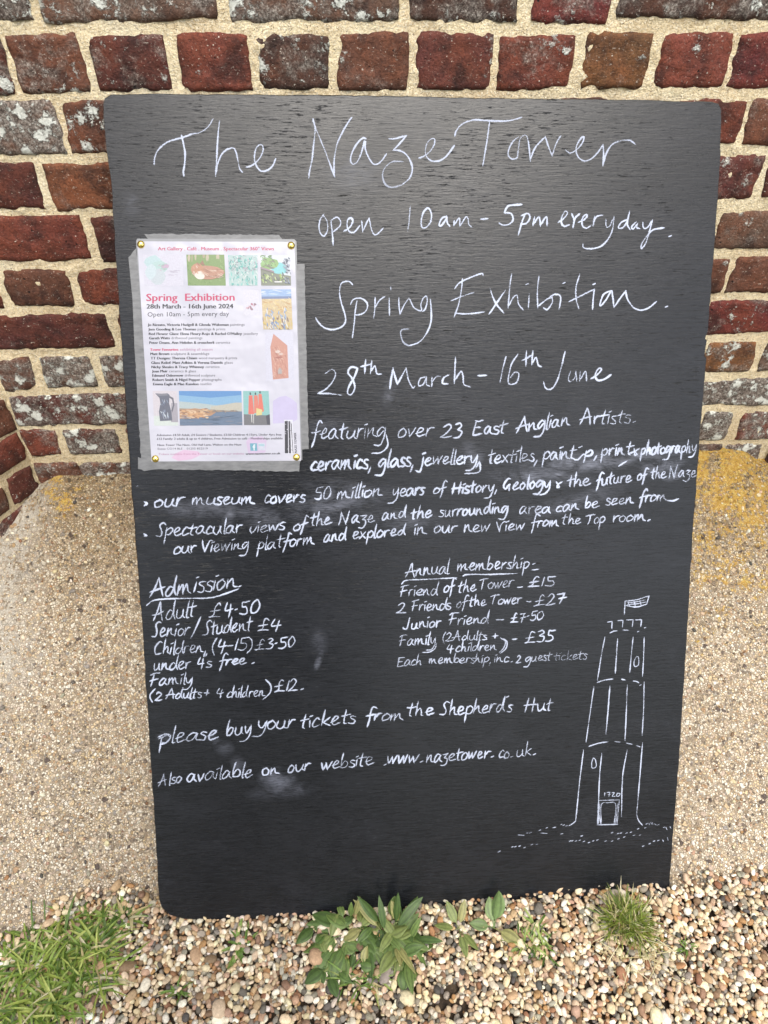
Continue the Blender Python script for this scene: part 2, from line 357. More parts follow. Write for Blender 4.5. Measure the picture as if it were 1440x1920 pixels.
def add_brick(par, org, dx, x0, x1, z0, z1, kind='r', am=.15):
    bseed[0] += 1; sd = bseed[0]; j = lambda a: random.gauss(0, a)
    w = x1-x0
    if w < .012: return
    V, F, (cx, cz) = brick_mesh(x0, x1, z0, z1, (j(.0018), j(.0018)), (j(.0018), j(.0018)), (j(.0018), j(.0018)), (j(.0018), j(.0018)), sd)
    o = mesh('brick', V, F, M_brick, True, par)
    o.location = (org[0]+dx[0]*cx, org[1]+dx[1]*cx, cz); o.rotation_euler = (0, 0, math.atan2(dx[1], dx[0]))
    c = PAL[kind]; f = random.uniform(.85, 1.15); o.color = (c[0]*f, c[1]*f, c[2]*f, am)
    return o
rowsL = [(None, 38), (65, 171), (193, 287), (308, 392), (410, 487), (507, 573), (590, 653), (672, 728), (742, 797), (808, 853), (871, 886)]
rowsR = [(None, 38), (65, 163), (187, 268), (293, 371), (395, 464), (484, 545), (565, 625), (643, 695), (711, 760), (773, 823), (833, 851)]
def rowz(i):
    """top and bottom height of a course at x = -0.5 and x = +0.6"""
    o = []
    for k in (0, 1):
        for X, T in ((70, rowsL), (1395, rowsR)):
            y = T[i][k]
            o.append(None if y is None else on_wall(X, y)[[0, 2]])
    return o
spans = {
 0: [(-150, 52, 'g', .8), (78, 405, 'g', .55), (433, 745, 'g', .6), (771, 967, 'k', .55), (1003, 1140, 'p', .3), (1162, 1475, 'k', .45)],
 1: [(-90, 8, 'd', .6), (27, 157, 'b', .42), (180, 312, 'd', .3), (338, 467, 'r', .1), (490, 614, 'k', .35), (637, 764, 'b', .15), (786, 917, 'd', .22), (936, 1072, 'r', .25), (1094, 1214, 'y', .15), (1237, 1361, 'r', .12), (1377, 1500, 'p', .1)],
 2: [(-200, 108, 'g', 1.05), (130, 270, 'b', .45), (292, 540, 'r', .2), (562, 700, 'd', .2), (722, 850, 'r', .2), (872, 1130, 'b', .3), (1152, 1240, 'r', .1), (1262, 1387, 'r', .08), (1404, 1560, 'b', .2)],
 3: [(-190, 72, 'd', .02), (90, 235, 'o', .2), (257, 500, 'r', .3), (520, 650, 'd', .1), (670, 920, 'r', .1), (940, 1070, 'r', .1), (1090, 1290, 'r', .2), (1310, 1420, 'd', .32), (1437, 1590, 'd', .1)],
 4: [(-130, 160, 'r', .0), (182, 310, 'd', .1), (330, 560, 'r', .1), (580, 700, 'r', .3), (720, 950, 'b', .2), (970, 1090, 'r', .1), (1110, 1322, 'r', .1), (1345, 1600, 'g', .3)],
 5: [(-150, -8, 'r', .2), (14, 129, 'b', .1), (150, 270, 'r', .15), (290, 400, 'b', .2), (420, 640, 'r', .3), (660, 780, 'd', .2), (800, 1020, 'r', .4), (1040, 1150, 'b', .2), (1170, 1358, 'b', .1), (1372, 1600, 'b', .15)],
 6: [(-60, 208, 'd', .05), (228, 450, 'r', .4), (470, 580, 'd', .5), (600, 820, 'r', .3), (840, 950, 'b', .2), (970, 1180, 'r', .3), (1200, 1300, 'r', .2), (1322, 1570, 'p', .3)],
 7: [(-70, 60, 'b', .65), (81, 173, 'g', 1.0), (194, 310, 'b', .85), (330, 420, 'r', .5), (440, 640, 'b', .6), (660, 760, 'g', .7), (780, 980, 'r', .5), (1000, 1100, 'g', .7), (1120, 1300, 'b', .6), (1322, 1411, 'y', .5), (1431, 1560, 'g', .6)],
 8: [(22, 240, 'd', .8), (262, 350, 'r', .5), (370, 560, 'g', .8), (580, 680, 'd', .6), (700, 890, 'g', .9), (910, 1010, 'b', .8), (1030, 1200, 'g', .9), (1220, 1290, 'd', .9), (1310, 1540, 'g', 1.25)],
 9: [(36, 108, 'r', .45), (125, 222, 'd', .9), (242, 330, 'r', .6), (350, 520, 'g', .9), (540, 620, 'd', .6), (640, 820, 'g', .8), (840, 920, 'b', .8), (940, 1110, 'g', .9), (1130, 1210, 'd', .8), (1230, 1297, 'b', .9), (1315, 1369, 'k', 1.2), (1386, 1460, 'r', .75)],
 10: [(62, 148, 'b', .35), (150, 330, 'b', .9), (350, 520, 'g', .8), (540, 700, 'b', .8), (720, 900, 'g', .9), (920, 1100, 'd', .8), (1120, 1300, 'g', .9), (1310, 1352, 'k', .6), (1358, 1425, 'b', .8)],
}
wall = empty('brick_wall', (0, 0, 0))
tag(wall, 'old red brick wall with wide sandy mortar joints behind the blackboard', 'brick wall')
zline = []
for i in range(11):
    tL, tR, bL, bR = rowz(i)
    if tL is None:
        tL, tR = bL+np.array([0, .052]), bR+np.array([0, .052])
    zt = lambda X, a=tL, b=tR: a[1]+(b[1]-a[1])*(X-a[0])/(b[0]-a[0])
    zb = lambda X, a=bL, b=bR: a[1]+(b[1]-a[1])*(X-a[0])/(b[0]-a[0])
    zline.append((zt, zb))
    for (a, b, kd, am) in spans[i]:
        ymid = (rowsL[i][0] or 12)+((rowsL[i][1]-(rowsL[i][0] or -12))/2 if rowsL[i][0] else 0)
        fa = lambda px: ymid+((((rowsR[i][0] or 12)+rowsR[i][1])/2 if rowsR[i][0] else 12)-ymid)*(px-70)/1325
        xa, xb = on_wall(a, fa(a))[0], on_wall(b, fa(b))[0]
        xa = max(xa, XL+.004); xb = min(xb, XR-.004)
        if xb-xa < .015: continue
        xm = (xa+xb)/2
        z1, z0 = zt(xm), zb(xm)
        if i == 10: z0 -= .03
        add_brick(wall, (0, 0), (1, 0), xa, xb, z0, z1, kd, am)
# further courses above the picture
zt0 = zline[0][0](0)
for r in range(1, 7):
    z0 = zt0+.0145+(r-1)*.0665; x = XL+.004-(0 if r % 2 else .05); sh = [.215, .105]; k = r
    while x < XR-.02:
        w = .103 if r % 2 else (.212 if k % 2 else .103); k += 1
        x1 = min(x+w, XR-.004)
        if x1-max(x, XL+.004) > .02: add_brick(wall, (0, 0), (1, 0), max(x, XL+.004), x1, z0, z0+.052, random.choice('rrdobg'), random.choice((.1, .3, .6)))
        x += w+.015
ZTOP = zt0+.0145+6*.0665
def mortar_sheet(par, org, dx, x0, x1, z0, z1, step=.004):
    n, m = int((x1-x0)/step), int((z1-z0)/step)
    X, Z = np.meshgrid(np.linspace(x0, x1, n+1), np.linspace(z0, z1, m+1)); X = X.ravel(); Z = Z.ravel()
    P = np.c_[X, Z, np.full(len(X), 5.5)]
    y = .0005-fbm(P, 25, 2, 3)*.0016-fbm(P, 120, 3, 8)*.0016-np.clip(fbm(P, 55, 3, 51)-.16, 0, 1)*.0072
    V = np.c_[org[0]+dx[0]*X-dx[1]*y, org[1]+dx[1]*X+dx[0]*y, Z]
    idx = np.arange((n+1)*(m+1)).reshape(m+1, n+1)
    F = np.stack([idx[:-1, :-1].ravel(), idx[:-1, 1:].ravel(), idx[1:, 1:].ravel(), idx[1:, :-1].ravel()], 1)
    return mesh('mortar', V, F, M_mortar, True, par)
mortar_sheet(wall, (0, 0), (1, 0), XL-.002, XR+.002, .30, ZTOP)
# the two faces that turn forward at the ends
def buttress(org, dx, length, label, left):
    t = empty('brick_buttress', (0, 0, 0)); tag(t, label, 'brick wall')
    mortar_sheet(t, org, dx, (-length if left else 0), (0 if left else length), .10, ZTOP, .006)
    rows = [(zline[i][1](org[0]), zline[i][0](org[0])) for i in range(11)]; rows[-1] = (rows[-1][1]-.053, rows[-1][1])
    z = rows[-1][0]-.012
    while z > .12: rows.append((z-.052, z)); z -= .066
    z = rows[0][1]+.0145
    while z < ZTOP-.05: rows.append((z, z+.052)); z += .0665
    for k, (a, b) in enumerate(rows):
        x = .006 if k % 2 else .004; q = k
        while x < length-.03:
            w = .10 if q % 3 else .21
            if k % 2 == 0 and x < .01: w = .052
            q += 1; x1 = min(x+w, length-.004)
            l, h = (-x1, -x) if left else (x, x1)
            add_brick(t, org, dx, l, h, a, b, random.choice('rrdobg'), random.choice((.1, .2, .5)))
            x += w+.014
    # the outer face of the pier, square to the wall again
    return t
aL, aR = R(62), R(60)
buttress((XL, 0), (math.cos(aL), math.sin(aL)), .42, 'red brick face turning forward at the left edge beside the concrete footing', True)
buttress((XR, 0), (math.cos(aR), -math.sin(aR)), .42, 'red brick face turning forward at the right edge by the yellow lichen', False)

# ---------------------------------------------------------------- concrete footing
def foot_edge(X):
    X = np.asarray(X, float); q = np.clip((-.43-X)/.11, 0, 1); q = q*q*(3-2*q)
    return -.578-.022*(X+.4)/.9-.062*q-.02*np.clip((X-.5)/.3, 0, 1)
def footing():
    nx, ny = 300, 150
    s = np.linspace(-1, 1, nx+1); t = np.linspace(-.03, 1.03, ny+1)
    S, T = np.meshgrid(s, t); X = S*1.05+.08
    zt = .444+.020*np.clip((X+.5)/1.1, 0, 1); P2 = np.c_[X.ravel(), np.zeros(X.size), np.full(X.size, 2.)]
    zt = zt+fbm(P2, 14, 3, 71).reshape(X.shape)*.008
    yb = foot_edge(X)
    Y = -.002+(yb)*T; Z = zt*(1-T)-.004*T
    P = np.c_[X.ravel(), Y.ravel(), Z.ravel()]
    nrm = np.array([0, -.43, .58]); nrm /= np.linalg.norm(nrm)
    d = fbm(P, 9, 2, 5)*.004+fbm(P, 45, 3, 9)*.0022+fbm(P, 160, 2, 19)*.0014
    lip = np.clip(1-T.ravel()/.10, 0, 1)**2; 
    P += nrm*(d-lip*.010)[:, None]
    # rounded, eroded top corners
    e = np.clip((X.ravel()-.70)/.08, 0, 1)**2*np.clip(1-T.ravel()/.25, 0, 1); P[:, 2] -= e*.03
    e = np.clip((-.545-X.ravel())/.05, 0, 1)**1.5*np.clip(1-T.ravel()/.3, 0, 1); P[:, 2] -= e*.02
    idx = np.arange((nx+1)*(ny+1)).reshape(ny+1, nx+1)
    F = np.stack([idx[:-1, :-1].ravel(), idx[1:, :-1].ravel(), idx[1:, 1:].ravel(), idx[:-1, 1:].ravel()], 1)
    o = mesh('concrete_footing', P, F, M_conc, True)
    tag(o, 'sloping exposed aggregate concrete footing along the foot of the brick wall', 'footing')
    return o
foot = footing()
# stones standing proud of the concrete
def ico(sub):
    import bmesh
    bm = bmesh.new(); bmesh.ops.create_icosphere(bm, subdivisions=sub, radius=1); bm.verts.ensure_lookup_table()
    V = np.array([v.co[:] for v in bm.verts]); F = np.array([[v.index for v in f.verts] for f in bm.faces]); bm.free(); return V, F
I1, I2 = ico(1), ico(2)
def rand_rot(n, flat=.35):
    a = rng.uniform(0, 2*np.pi, n); b = rng.normal(0, flat, n); c = rng.normal(0, flat, n)
    ca, sa, cb, sb, cc, sc = np.cos(a), np.sin(a), np.cos(b), np.sin(b), np.cos(c), np.sin(c); z, o = np.zeros(n), np.ones(n)
    Rz_ = np.stack([ca, -sa, z, sa, ca, z, z, z, o], 1).reshape(n, 3, 3)
    Rx_ = np.stack([o, z, z, z, cb, -sb, z, sb, cb], 1).reshape(n, 3, 3)
    Ry_ = np.stack([cc, z, sc, z, o, z, -sc, z, cc], 1).reshape(n, 3, 3)
    return Rx_@Ry_@Rz_
def stones(name, pos, size, cols, I, flat=.35, basis=None, squash=(.55, .8), parent=None, mat=None):
    V0, F0 = I; n = len(pos); nv = 16
    variants = []
    for k in range(nv):
        v = V0*(1+.30*fbm(V0+k*9.1, 1.1, 2, k)[:, None]+.12*fbm(V0+k*5.1, 2.6, 1, k+40)[:, None]); v = np.sign(v)*np.abs(v)**rng.uniform(.72, 1.0); variants.append(v)
    variants = np.array(variants)[rng.integers(0, nv, n)]
    sc = np.stack([size*rng.uniform(1.0, 1.45, n), size*rng.uniform(.78, 1.0, n), size*rng.uniform(squash[0], squash[1], n)], 1)*.5
    W = variants*sc[:, None, :]; Rm = rand_rot(n, flat); W = np.einsum('nij,nvj->nvi', Rm, W)
    if basis is not None: W = W@basis.T
    W = W+pos[:, None, :]
    F = (F0[None]+np.arange(n)[:, None, None]*len(V0)).reshape(-1, 3)
    return mesh(name, W.reshape(-1, 3), F, mat, True, parent, cols=np.repeat(cols, len(F0), 0))
PEB = np.array([(.70, .60, .43), (.76, .70, .58), (.80, .77, .70), (.62, .50, .34), (.44, .31, .19), (.54, .41, .30), (.42, .28, .20), (.37, .21, .10), (.25, .13, .075), (.26, .235, .20), (.36, .33, .28), (.085, .08, .075), (.14, .125, .11), (.22, .14, .09), (.60, .54, .46)])
PW = np.array([14, 8, 4, 12, 13, 10, 7, 5, 3, 7, 7, 3, 4, 6, 9.]); PW /= PW.sum()
def pebcols(n, jit=.12):
    c = PEB[rng.choice(len(PEB), n, p=PW)]*rng.uniform(1-jit, 1+jit, (n, 1))*rng.uniform(.95, 1.05, (n, 3))*np.array([.96, .93, .85]); return np.clip(c, 0, .80)
M_peb = mat_facecol('pebbles', .72, 260, .32, .3, .0008)
n = 5200
T = rng.uniform(.02, .99, n); X = rng.uniform(-.72, .86, n)
zt = .444+.020*np.clip((X+.5)/1.1, 0, 1)+fbm(np.c_[X, X*0, X*0+2.], 14, 3, 71)*.008
yb = foot_edge(X)
P = np.c_[X, -.002+yb*T, zt*(1-T)-.004*T]; nr = np.array([0, -.43, .58]); nr /= np.linalg.norm(nr)
d = fbm(P, 9, 2, 5)*.004+fbm(P, 45, 3, 9)*.0022+fbm(P, 160, 2, 19)*.0014-np.clip(1-T/.10, 0, 1)**2*.010
P = P+nr*(d+.0002)[:, None]
P[:, 2] -= np.clip((-.545-X)/.05, 0, 1)**1.5*np.clip(1-T/.3, 0, 1)*.02+np.clip((X-.70)/.08, 0, 1)**2*np.clip(1-T/.25, 0, 1)*.03
sz = np.clip(rng.lognormal(math.log(.0038), .38, n), .0022, .012)
bs = np.array([[1, 0, 0], [0, nr[2], nr[1]], [0, -nr[1], nr[2]]])
cc = pebcols(n)*np.where(T < .3, .8, .92)[:, None]*0+pebcols(n)*.85
ag = stones('aggregate', P, sz, cc, I1, .3, bs, (.35, .55), foot, M_peb); tag(ag, kind='stuff')

# ---------------------------------------------------------------- gravel
def gravel():
    pos, size = [], []
    cell = .012; grid = {}
    def ok(x, y, r, f):
        cx, cy = int(x/cell), int(y/cell)
        for i in range(cx-2, cx+3):
            for j in range(cy-2, cy+3):
                for (a, b, q) in grid.get((i, j), ()):
                    if (a-x)**2+(b-y)**2 < ((r+q)*f)**2: return False
        return True
    def edge(x): return float(foot_edge(x))
    passes = [(30, .0100, .0120, .62), (300, .0066, .0088, .58), (4400, .0045, .0062, .56), (22000, .0034, .0048, .54), (36000, .0022, .0034, .54)]
    for (cnt, ra, rb, f) in passes:
        for _ in range(cnt):
            x = random.uniform(-1.05, 1.05); y = random.uniform(-1.02, -.50)
            pile = max(0, 1-(abs(y-edge(x)))/.05)
            if y > edge(x)+.008+.012*math.sin(x*23)+.008*math.sin(x*61): continue
            r = random.uniform(ra, rb)
            if math.hypot(x-.118, (y+.755)) < .022 and r < .009 and random.random() < .9: continue
            if not ok(x, y, r, f): continue
            grid.setdefault((int(x/cell), int(y/cell)), []).append((x, y, r))
            rise = max(0, (y-edge(x)+.02))*.35
            pos.append((x, y, rise+r*.35+random.uniform(-.003, .004))); size.append(2*r)
    # lower layer filling the gaps
    nlow = 9500
    x = rng.uniform(-1.05, 1.05, nlow); y = rng.uniform(-1.02, -.56, nlow); r = rng.uniform(.003, .006, nlow)
    pos += list(zip(x, y, -.005+np.maximum(0, y+.59)*.3)); size += list(2*r)
    pos = np.array(pos); size = np.array(size)
    o = stones('gravel', pos, size, pebcols(len(pos)), I2, .38, None, (.5, .78), None, M_peb)
    tag(o, 'loose cream, brown and grey pebble gravel in front of the footing and board', 'gravel', kind='stuff')
    print('pebbles', len(pos))
gravel()

# ---------------------------------------------------------------- blackboard
board = empty('blackboard', mw=BM)
tag(board, 'tall black painted plywood board with chalk writing leaning against the brick wall', 'blackboard')
def panel():
    W = .832; pts = []
    def px(p): return on_board(*p)
    key = [(193, 215), (193, 195), (197, 183), (207, 178), (300, 175), (500, 177), (720, 179), (900, 183), (1150, 186), (1335, 190), (1348, 194), (1354, 206),
           (1351, 300), (1341, 450), (1328, 620), (1324, 634), (1327, 637), (1321, 668), (1325, 672), (1312, 830), (1300, 1000), (1291, 1150), (1279, 1350), (1268, 1500), (1260, 1600), (1256, 1660), (1250, 1675), (1235, 1679),
           (1100, 1687), (860, 1704), (600, 1717), (440, 1725), (345, 1724), (318, 1716), (303, 1702), (298, 1688), (292, 1580), (284, 1450), (268, 1200), (250, 960), (238, 800), (222, 560), (208, 350)]
    P = [px(k) for k in key]; out = []
    for i in range(len(P)):
        a, b = P[i], P[(i+1) % len(P)]; L = np.linalg.norm(b-a); m = max(1, int(L/.004))
        for j in range(m): out.append(a+(b-a)*j/m)
    out = np.array(out); nn = len(out)
    out += np.stack([fbm(np.c_[out, np.zeros(nn)], 70, 4, 5), fbm(np.c_[out, np.zeros(nn)], 70, 4, 6)], 1)*.0012
    if np.sum(out[:, 0]*np.roll(out[:, 1], -1)-np.roll(out[:, 0], -1)*out[:, 1]) < 0: out = out[::-1]
    th = .012; cen = out.mean(0); ins = out+(cen-out)/np.linalg.norm(cen-out, axis=1)[:, None]*.0012
    V = np.vstack([np.c_[ins, np.zeros(nn)], np.c_[out, np.full(nn, -.0012)], np.c_[out, np.full(nn, -th)]])
    F = [tuple(range(nn))]+[(i, nn+i, nn+(i+1) % nn, (i+1) % nn) for i in range(nn)]+[(nn+i, 2*nn+i, 2*nn+(i+1) % nn, nn+(i+1) % nn) for i in range(nn)]+[tuple(range(3*nn-1, 2*nn-1, -1))]
    mesh('panel', V, F, M_board, False, board)
panel()

# ---- chalk strokes
def catmull(P, k=5):
    P = np.asarray(P, float)
    if len(P) < 3: return np.array([P[0]+(P[-1]-P[0])*t for t in np.linspace(0, 1, 6)])
    Q = np.vstack([2*P[0]-P[1], P, 2*P[-1]-P[-2]]); o = []
    for i in range(1, len(Q)-2):
        a, b, c, d = Q[i-1], Q[i], Q[i+1], Q[i+2]
        for t in np.linspace(0, 1, k, endpoint=False):
            o.append(.5*((2*b)+(c-a)*t+(2*a-5*b+4*c-d)*t*t+(3*b-a-3*c+d)*t**3))
    o.append(P[-1]); return np.array(o)
sidx = [0]
class Chalk:
    def __init__(s): s.V, s.F, s.uv = [], [], []
    def stroke(s, px, w=4.2, press=1.0, smooth=True):
        """px: points in photograph pixels, laid on the board's plane"""
        L0 = sum(math.dist(px[i], px[i+1]) for i in range(len(px)-1))
        dot = L0 < w*1.1
        if dot: (cx, cy) = px[0]; px = [(cx-w*.45, cy+w*.2), (cx+w*.45, cy-w*.2)]; w *= .95
        P = catmull(px) if smooth else np.asarray(px, float)
        B = np.array([on_board(*p) for p in P])
        wm = w*.00062
        T = np.gradient(B, axis=0); L = np.linalg.norm(T, axis=1); L[L == 0] = 1; T /= L[:, None]; N = np.c_[-T[:, 1], T[:, 0]]
        cum = np.r_[0, np.cumsum(np.linalg.norm(np.diff(B, axis=0), axis=1))]; tot = cum[-1]+1e-9
        endf = np.sqrt(np.clip(np.minimum(cum, tot-cum)/(wm*.5), 0.55 if dot else .12, 1)); wv = wm*.5*endf*(1+.12*np.sin(cum*310+sidx[0]))
        h = .00012+(sidx[0] % 14)*.000035+.00003*cum/tot; sidx[0] += 1
        B[0] -= T[0]*wm*.3; B[-1] += T[-1]*wm*.3
        b0 = len(s.V)
        for i in range(len(B)):
            a = B[i]+N[i]*wv[i]; b = B[i]-N[i]*wv[i]
            s.V += [(a[0], a[1], h[i]), (b[0], b[1], h[i])]
        for i in range(len(B)-1):
            q = b0+2*i; s.F.append((q+1, q+3, q+2, q)); s.uv += [(1, press), (1, press), (0, press), (0, press)]
    def build(s, name='chalk_lettering'):
        o = mesh(name, s.V, s.F, M_chalk, False, board)
        u = o.data.uv_layers.new(name='UVMap'); u.data.foreach_set('uv', np.array(s.uv, np.float32).ravel()); return o
def parse(t): return [[tuple(map(float, p.split(','))) for p in q.split()] for q in t.split('|')]
def traced(ox, oy, sc, text, w=4.2, press=1.0, name='chalk_lettering', ch=None):
    c = ch or Chalk()
    for st in parse(text): c.stroke([(ox+x/sc, oy+y/sc) for x, y in st], w, press)
    if ch is None: c.build(name)
traced(270, 200, 4.8, "92,520 95,470 115,410 160,355 230,310 340,280 440,245 490,238 550,205 590,165 620,110|338,258 352,320 370,420 365,520 355,580 360,628|680,128 668,230 660,350 655,460 645,628|650,600 665,510 700,430 750,385 800,372 825,400 845,480 860,555 885,590|920,545 960,535 1005,505 1050,450 1072,390 1065,350 1040,345 1010,375 995,440 1003,510 1040,570 1080,582 1130,562 1165,520 1185,468", 4.2, .9)
traced(560, 200, 4.8, "132,112 148,200 135,340 120,480 98,580 92,645|125,115 160,210 230,380 275,500 325,632|318,620 320,480 345,340 385,250 440,150 478,98|605,290 575,285 520,340 475,430 468,490 490,518 525,500 560,430 595,310 600,380 625,450 665,510 700,520 745,490 790,425|810,290 860,290 920,275 970,260|970,260 920,320 850,395|850,395 900,395 960,425 1005,490 1022,560 1000,640 930,705|1080,465 1130,445 1185,400 1220,340 1222,295 1195,290 1155,330 1140,400 1150,450 1195,488 1260,490 1320,455 1370,395 1400,350", 4.2, .9)
traced(560, 200, 4.8, "930,705 840,728 780,700 755,630 765,570 800,525 850,495 940,495", 4.0, .55)
traced(840, 200, 3.789, "48,208 60,170 100,125 180,95 290,100 400,103 470,92 525,75|295,105 280,220 262,330 247,418|500,215 460,250 430,310 430,350 455,372 490,362 500,300 512,230 545,203 565,225 578,310 585,388|585,375 620,290 690,215|690,215 712,280 740,350|740,350 765,270 800,208|835,310 870,330 920,300 955,255 965,215 940,230 910,290 920,350 960,385 1010,375 1060,330 1100,270|1100,270 1105,340 1100,422|1105,400 1125,330 1165,270 1230,242 1290,240 1332,268", 4.2, .85)
traced(580, 370, 4.235, "115,135 85,180 78,250 95,295 120,305 145,260 140,190 115,150 110,140|170,185 180,260 190,378|175,185 215,158 248,190 240,230 190,275|275,270 320,240 345,190 330,165 305,180 300,230 320,275 360,275 400,225|415,190 425,275|425,270 470,170|475,165 490,240 510,290 540,292 585,245", 4.4)
traced(580, 370, 4.235, "800,72 795,160 783,268|940,82 905,120 888,190 895,238 925,240 960,200 970,140 955,95 935,82|1085,150 1050,170 1030,220 1050,222 1080,180 1090,150|1090,150 1095,200 1115,230|1150,185 1148,225|1150,220 1190,165 1195,230|1200,225 1240,160 1260,170 1265,215 1290,235|1358,175 1418,168", 4.4)
traced(880, 370, 3.6, "355,48 310,52 260,60 235,105|235,105 280,110 295,150 270,180 230,188 200,175|375,115 350,180 330,255|350,125 395,110 408,140 385,175 350,185|440,130 430,190|435,180 470,130 480,195|482,185 520,130 525,190|600,170 640,140 662,105 645,95 625,130 620,170 640,195 675,185|690,110 705,150 700,205|700,200 715,140 745,110|735,170 775,150 795,125 780,120 760,150 765,195 790,208 820,190|845,130 835,195|838,170 860,130 900,120|920,150 925,200 950,190 965,150|975,130 965,220 930,290 880,335 810,348 770,340 765,315|1065,150 1025,170 1005,205 1035,205 1065,160 1080,95|1080,100 1065,180 1085,218|1125,165 1095,200 1105,215 1135,175|1135,175 1130,205 1150,210|1170,170 1175,205 1200,205 1235,155|1235,155 1215,230 1190,310 1160,345 1165,310 1200,260 1240,220 1315,205|1355,262 1358,263", 4.6)
traced(580, 500, 4.235, "345,145 320,120 285,118 250,140 240,210 255,290 280,370 288,430 260,475 190,500 120,485 75,445 48,405|378,268 365,350 355,460 342,565|328,300 345,265 385,250 430,260 462,300 450,350 410,378 365,385|522,245 520,330 512,410|520,330 555,270 600,235|633,250 637,385|645,160 648,185|710,245 712,310 720,380|720,380 750,310 790,250|790,250 805,275 830,325 870,348 890,345 885,300 905,250 930,235 935,280 920,335 900,355|960,255 968,350 965,440 930,530 870,600 790,628|1215,95 1208,180 1185,300 1150,400|1155,175 1190,130 1270,90 1365,55 1380,70|1125,272 1200,240 1305,205|1155,370 1230,375 1310,370 1390,358", 4.0)
traced(580, 500, 4.235, "790,628 750,605 730,560 725,515 745,498 790,495", 3.6, .6)
traced(860, 500, 3.4286, "200,140 235,230 290,298|195,305 240,240 300,150|340,45 328,130 318,265|320,255 350,200 375,185 385,240 415,278|452,175 448,268|440,112 441,114|515,62 505,160 508,265|510,255 560,215 600,195|600,195 602,230 570,275 545,265|560,215 610,180 650,185 655,215 645,275|677,105 678,107|778,48 755,130 755,210 772,268|710,225 790,185 870,145|872,145 865,200 860,275|870,112 871,114|975,155 930,180 908,240 915,250 945,215 980,155|985,155 990,200 998,262|998,262 1040,200 1075,155|1072,155 1085,210 1120,260 1170,280 1220,265 1270,225|1335,257 1337,259", 4.4)
traced(580, 640, 2.4828, "75,150 105,130 122,150 110,185 80,220 40,243|40,243 90,243 150,250|225,125 195,120 180,145 200,175 212,215 195,248 178,240 185,210 210,165 225,125|262,85 258,150|240,118 290,105|290,90 285,150|287,140 305,115 315,150 335,152|390,125 380,180 375,220|388,125 398,160 410,200|410,200 450,125|450,125 462,180 480,215 490,210|540,165 515,175 508,205 530,200 545,165|545,165 545,200 560,208|570,165 570,210|570,190 590,165 610,162|650,155 625,170 620,195 645,198|680,75 675,195|678,180 705,140 715,160 720,200 750,212|785,160 825,158|915,72 900,130 888,190|970,60 940,110 925,180 935,200 965,190 975,150 955,145 935,170|1010,45 1008,115|990,90 1035,65|1040,45 1035,110|1037,105 1055,75 1065,110 1080,118|1190,48 1170,130 1150,190 1125,222 1100,218 1090,190|1215,140 1205,175 1215,188 1235,170 1240,140|1240,140 1245,185|1260,140 1258,185|1260,180 1285,140 1290,185|1310,175 1340,155 1360,130 1345,128 1330,160 1345,182 1375,175 1405,155", 5.0)

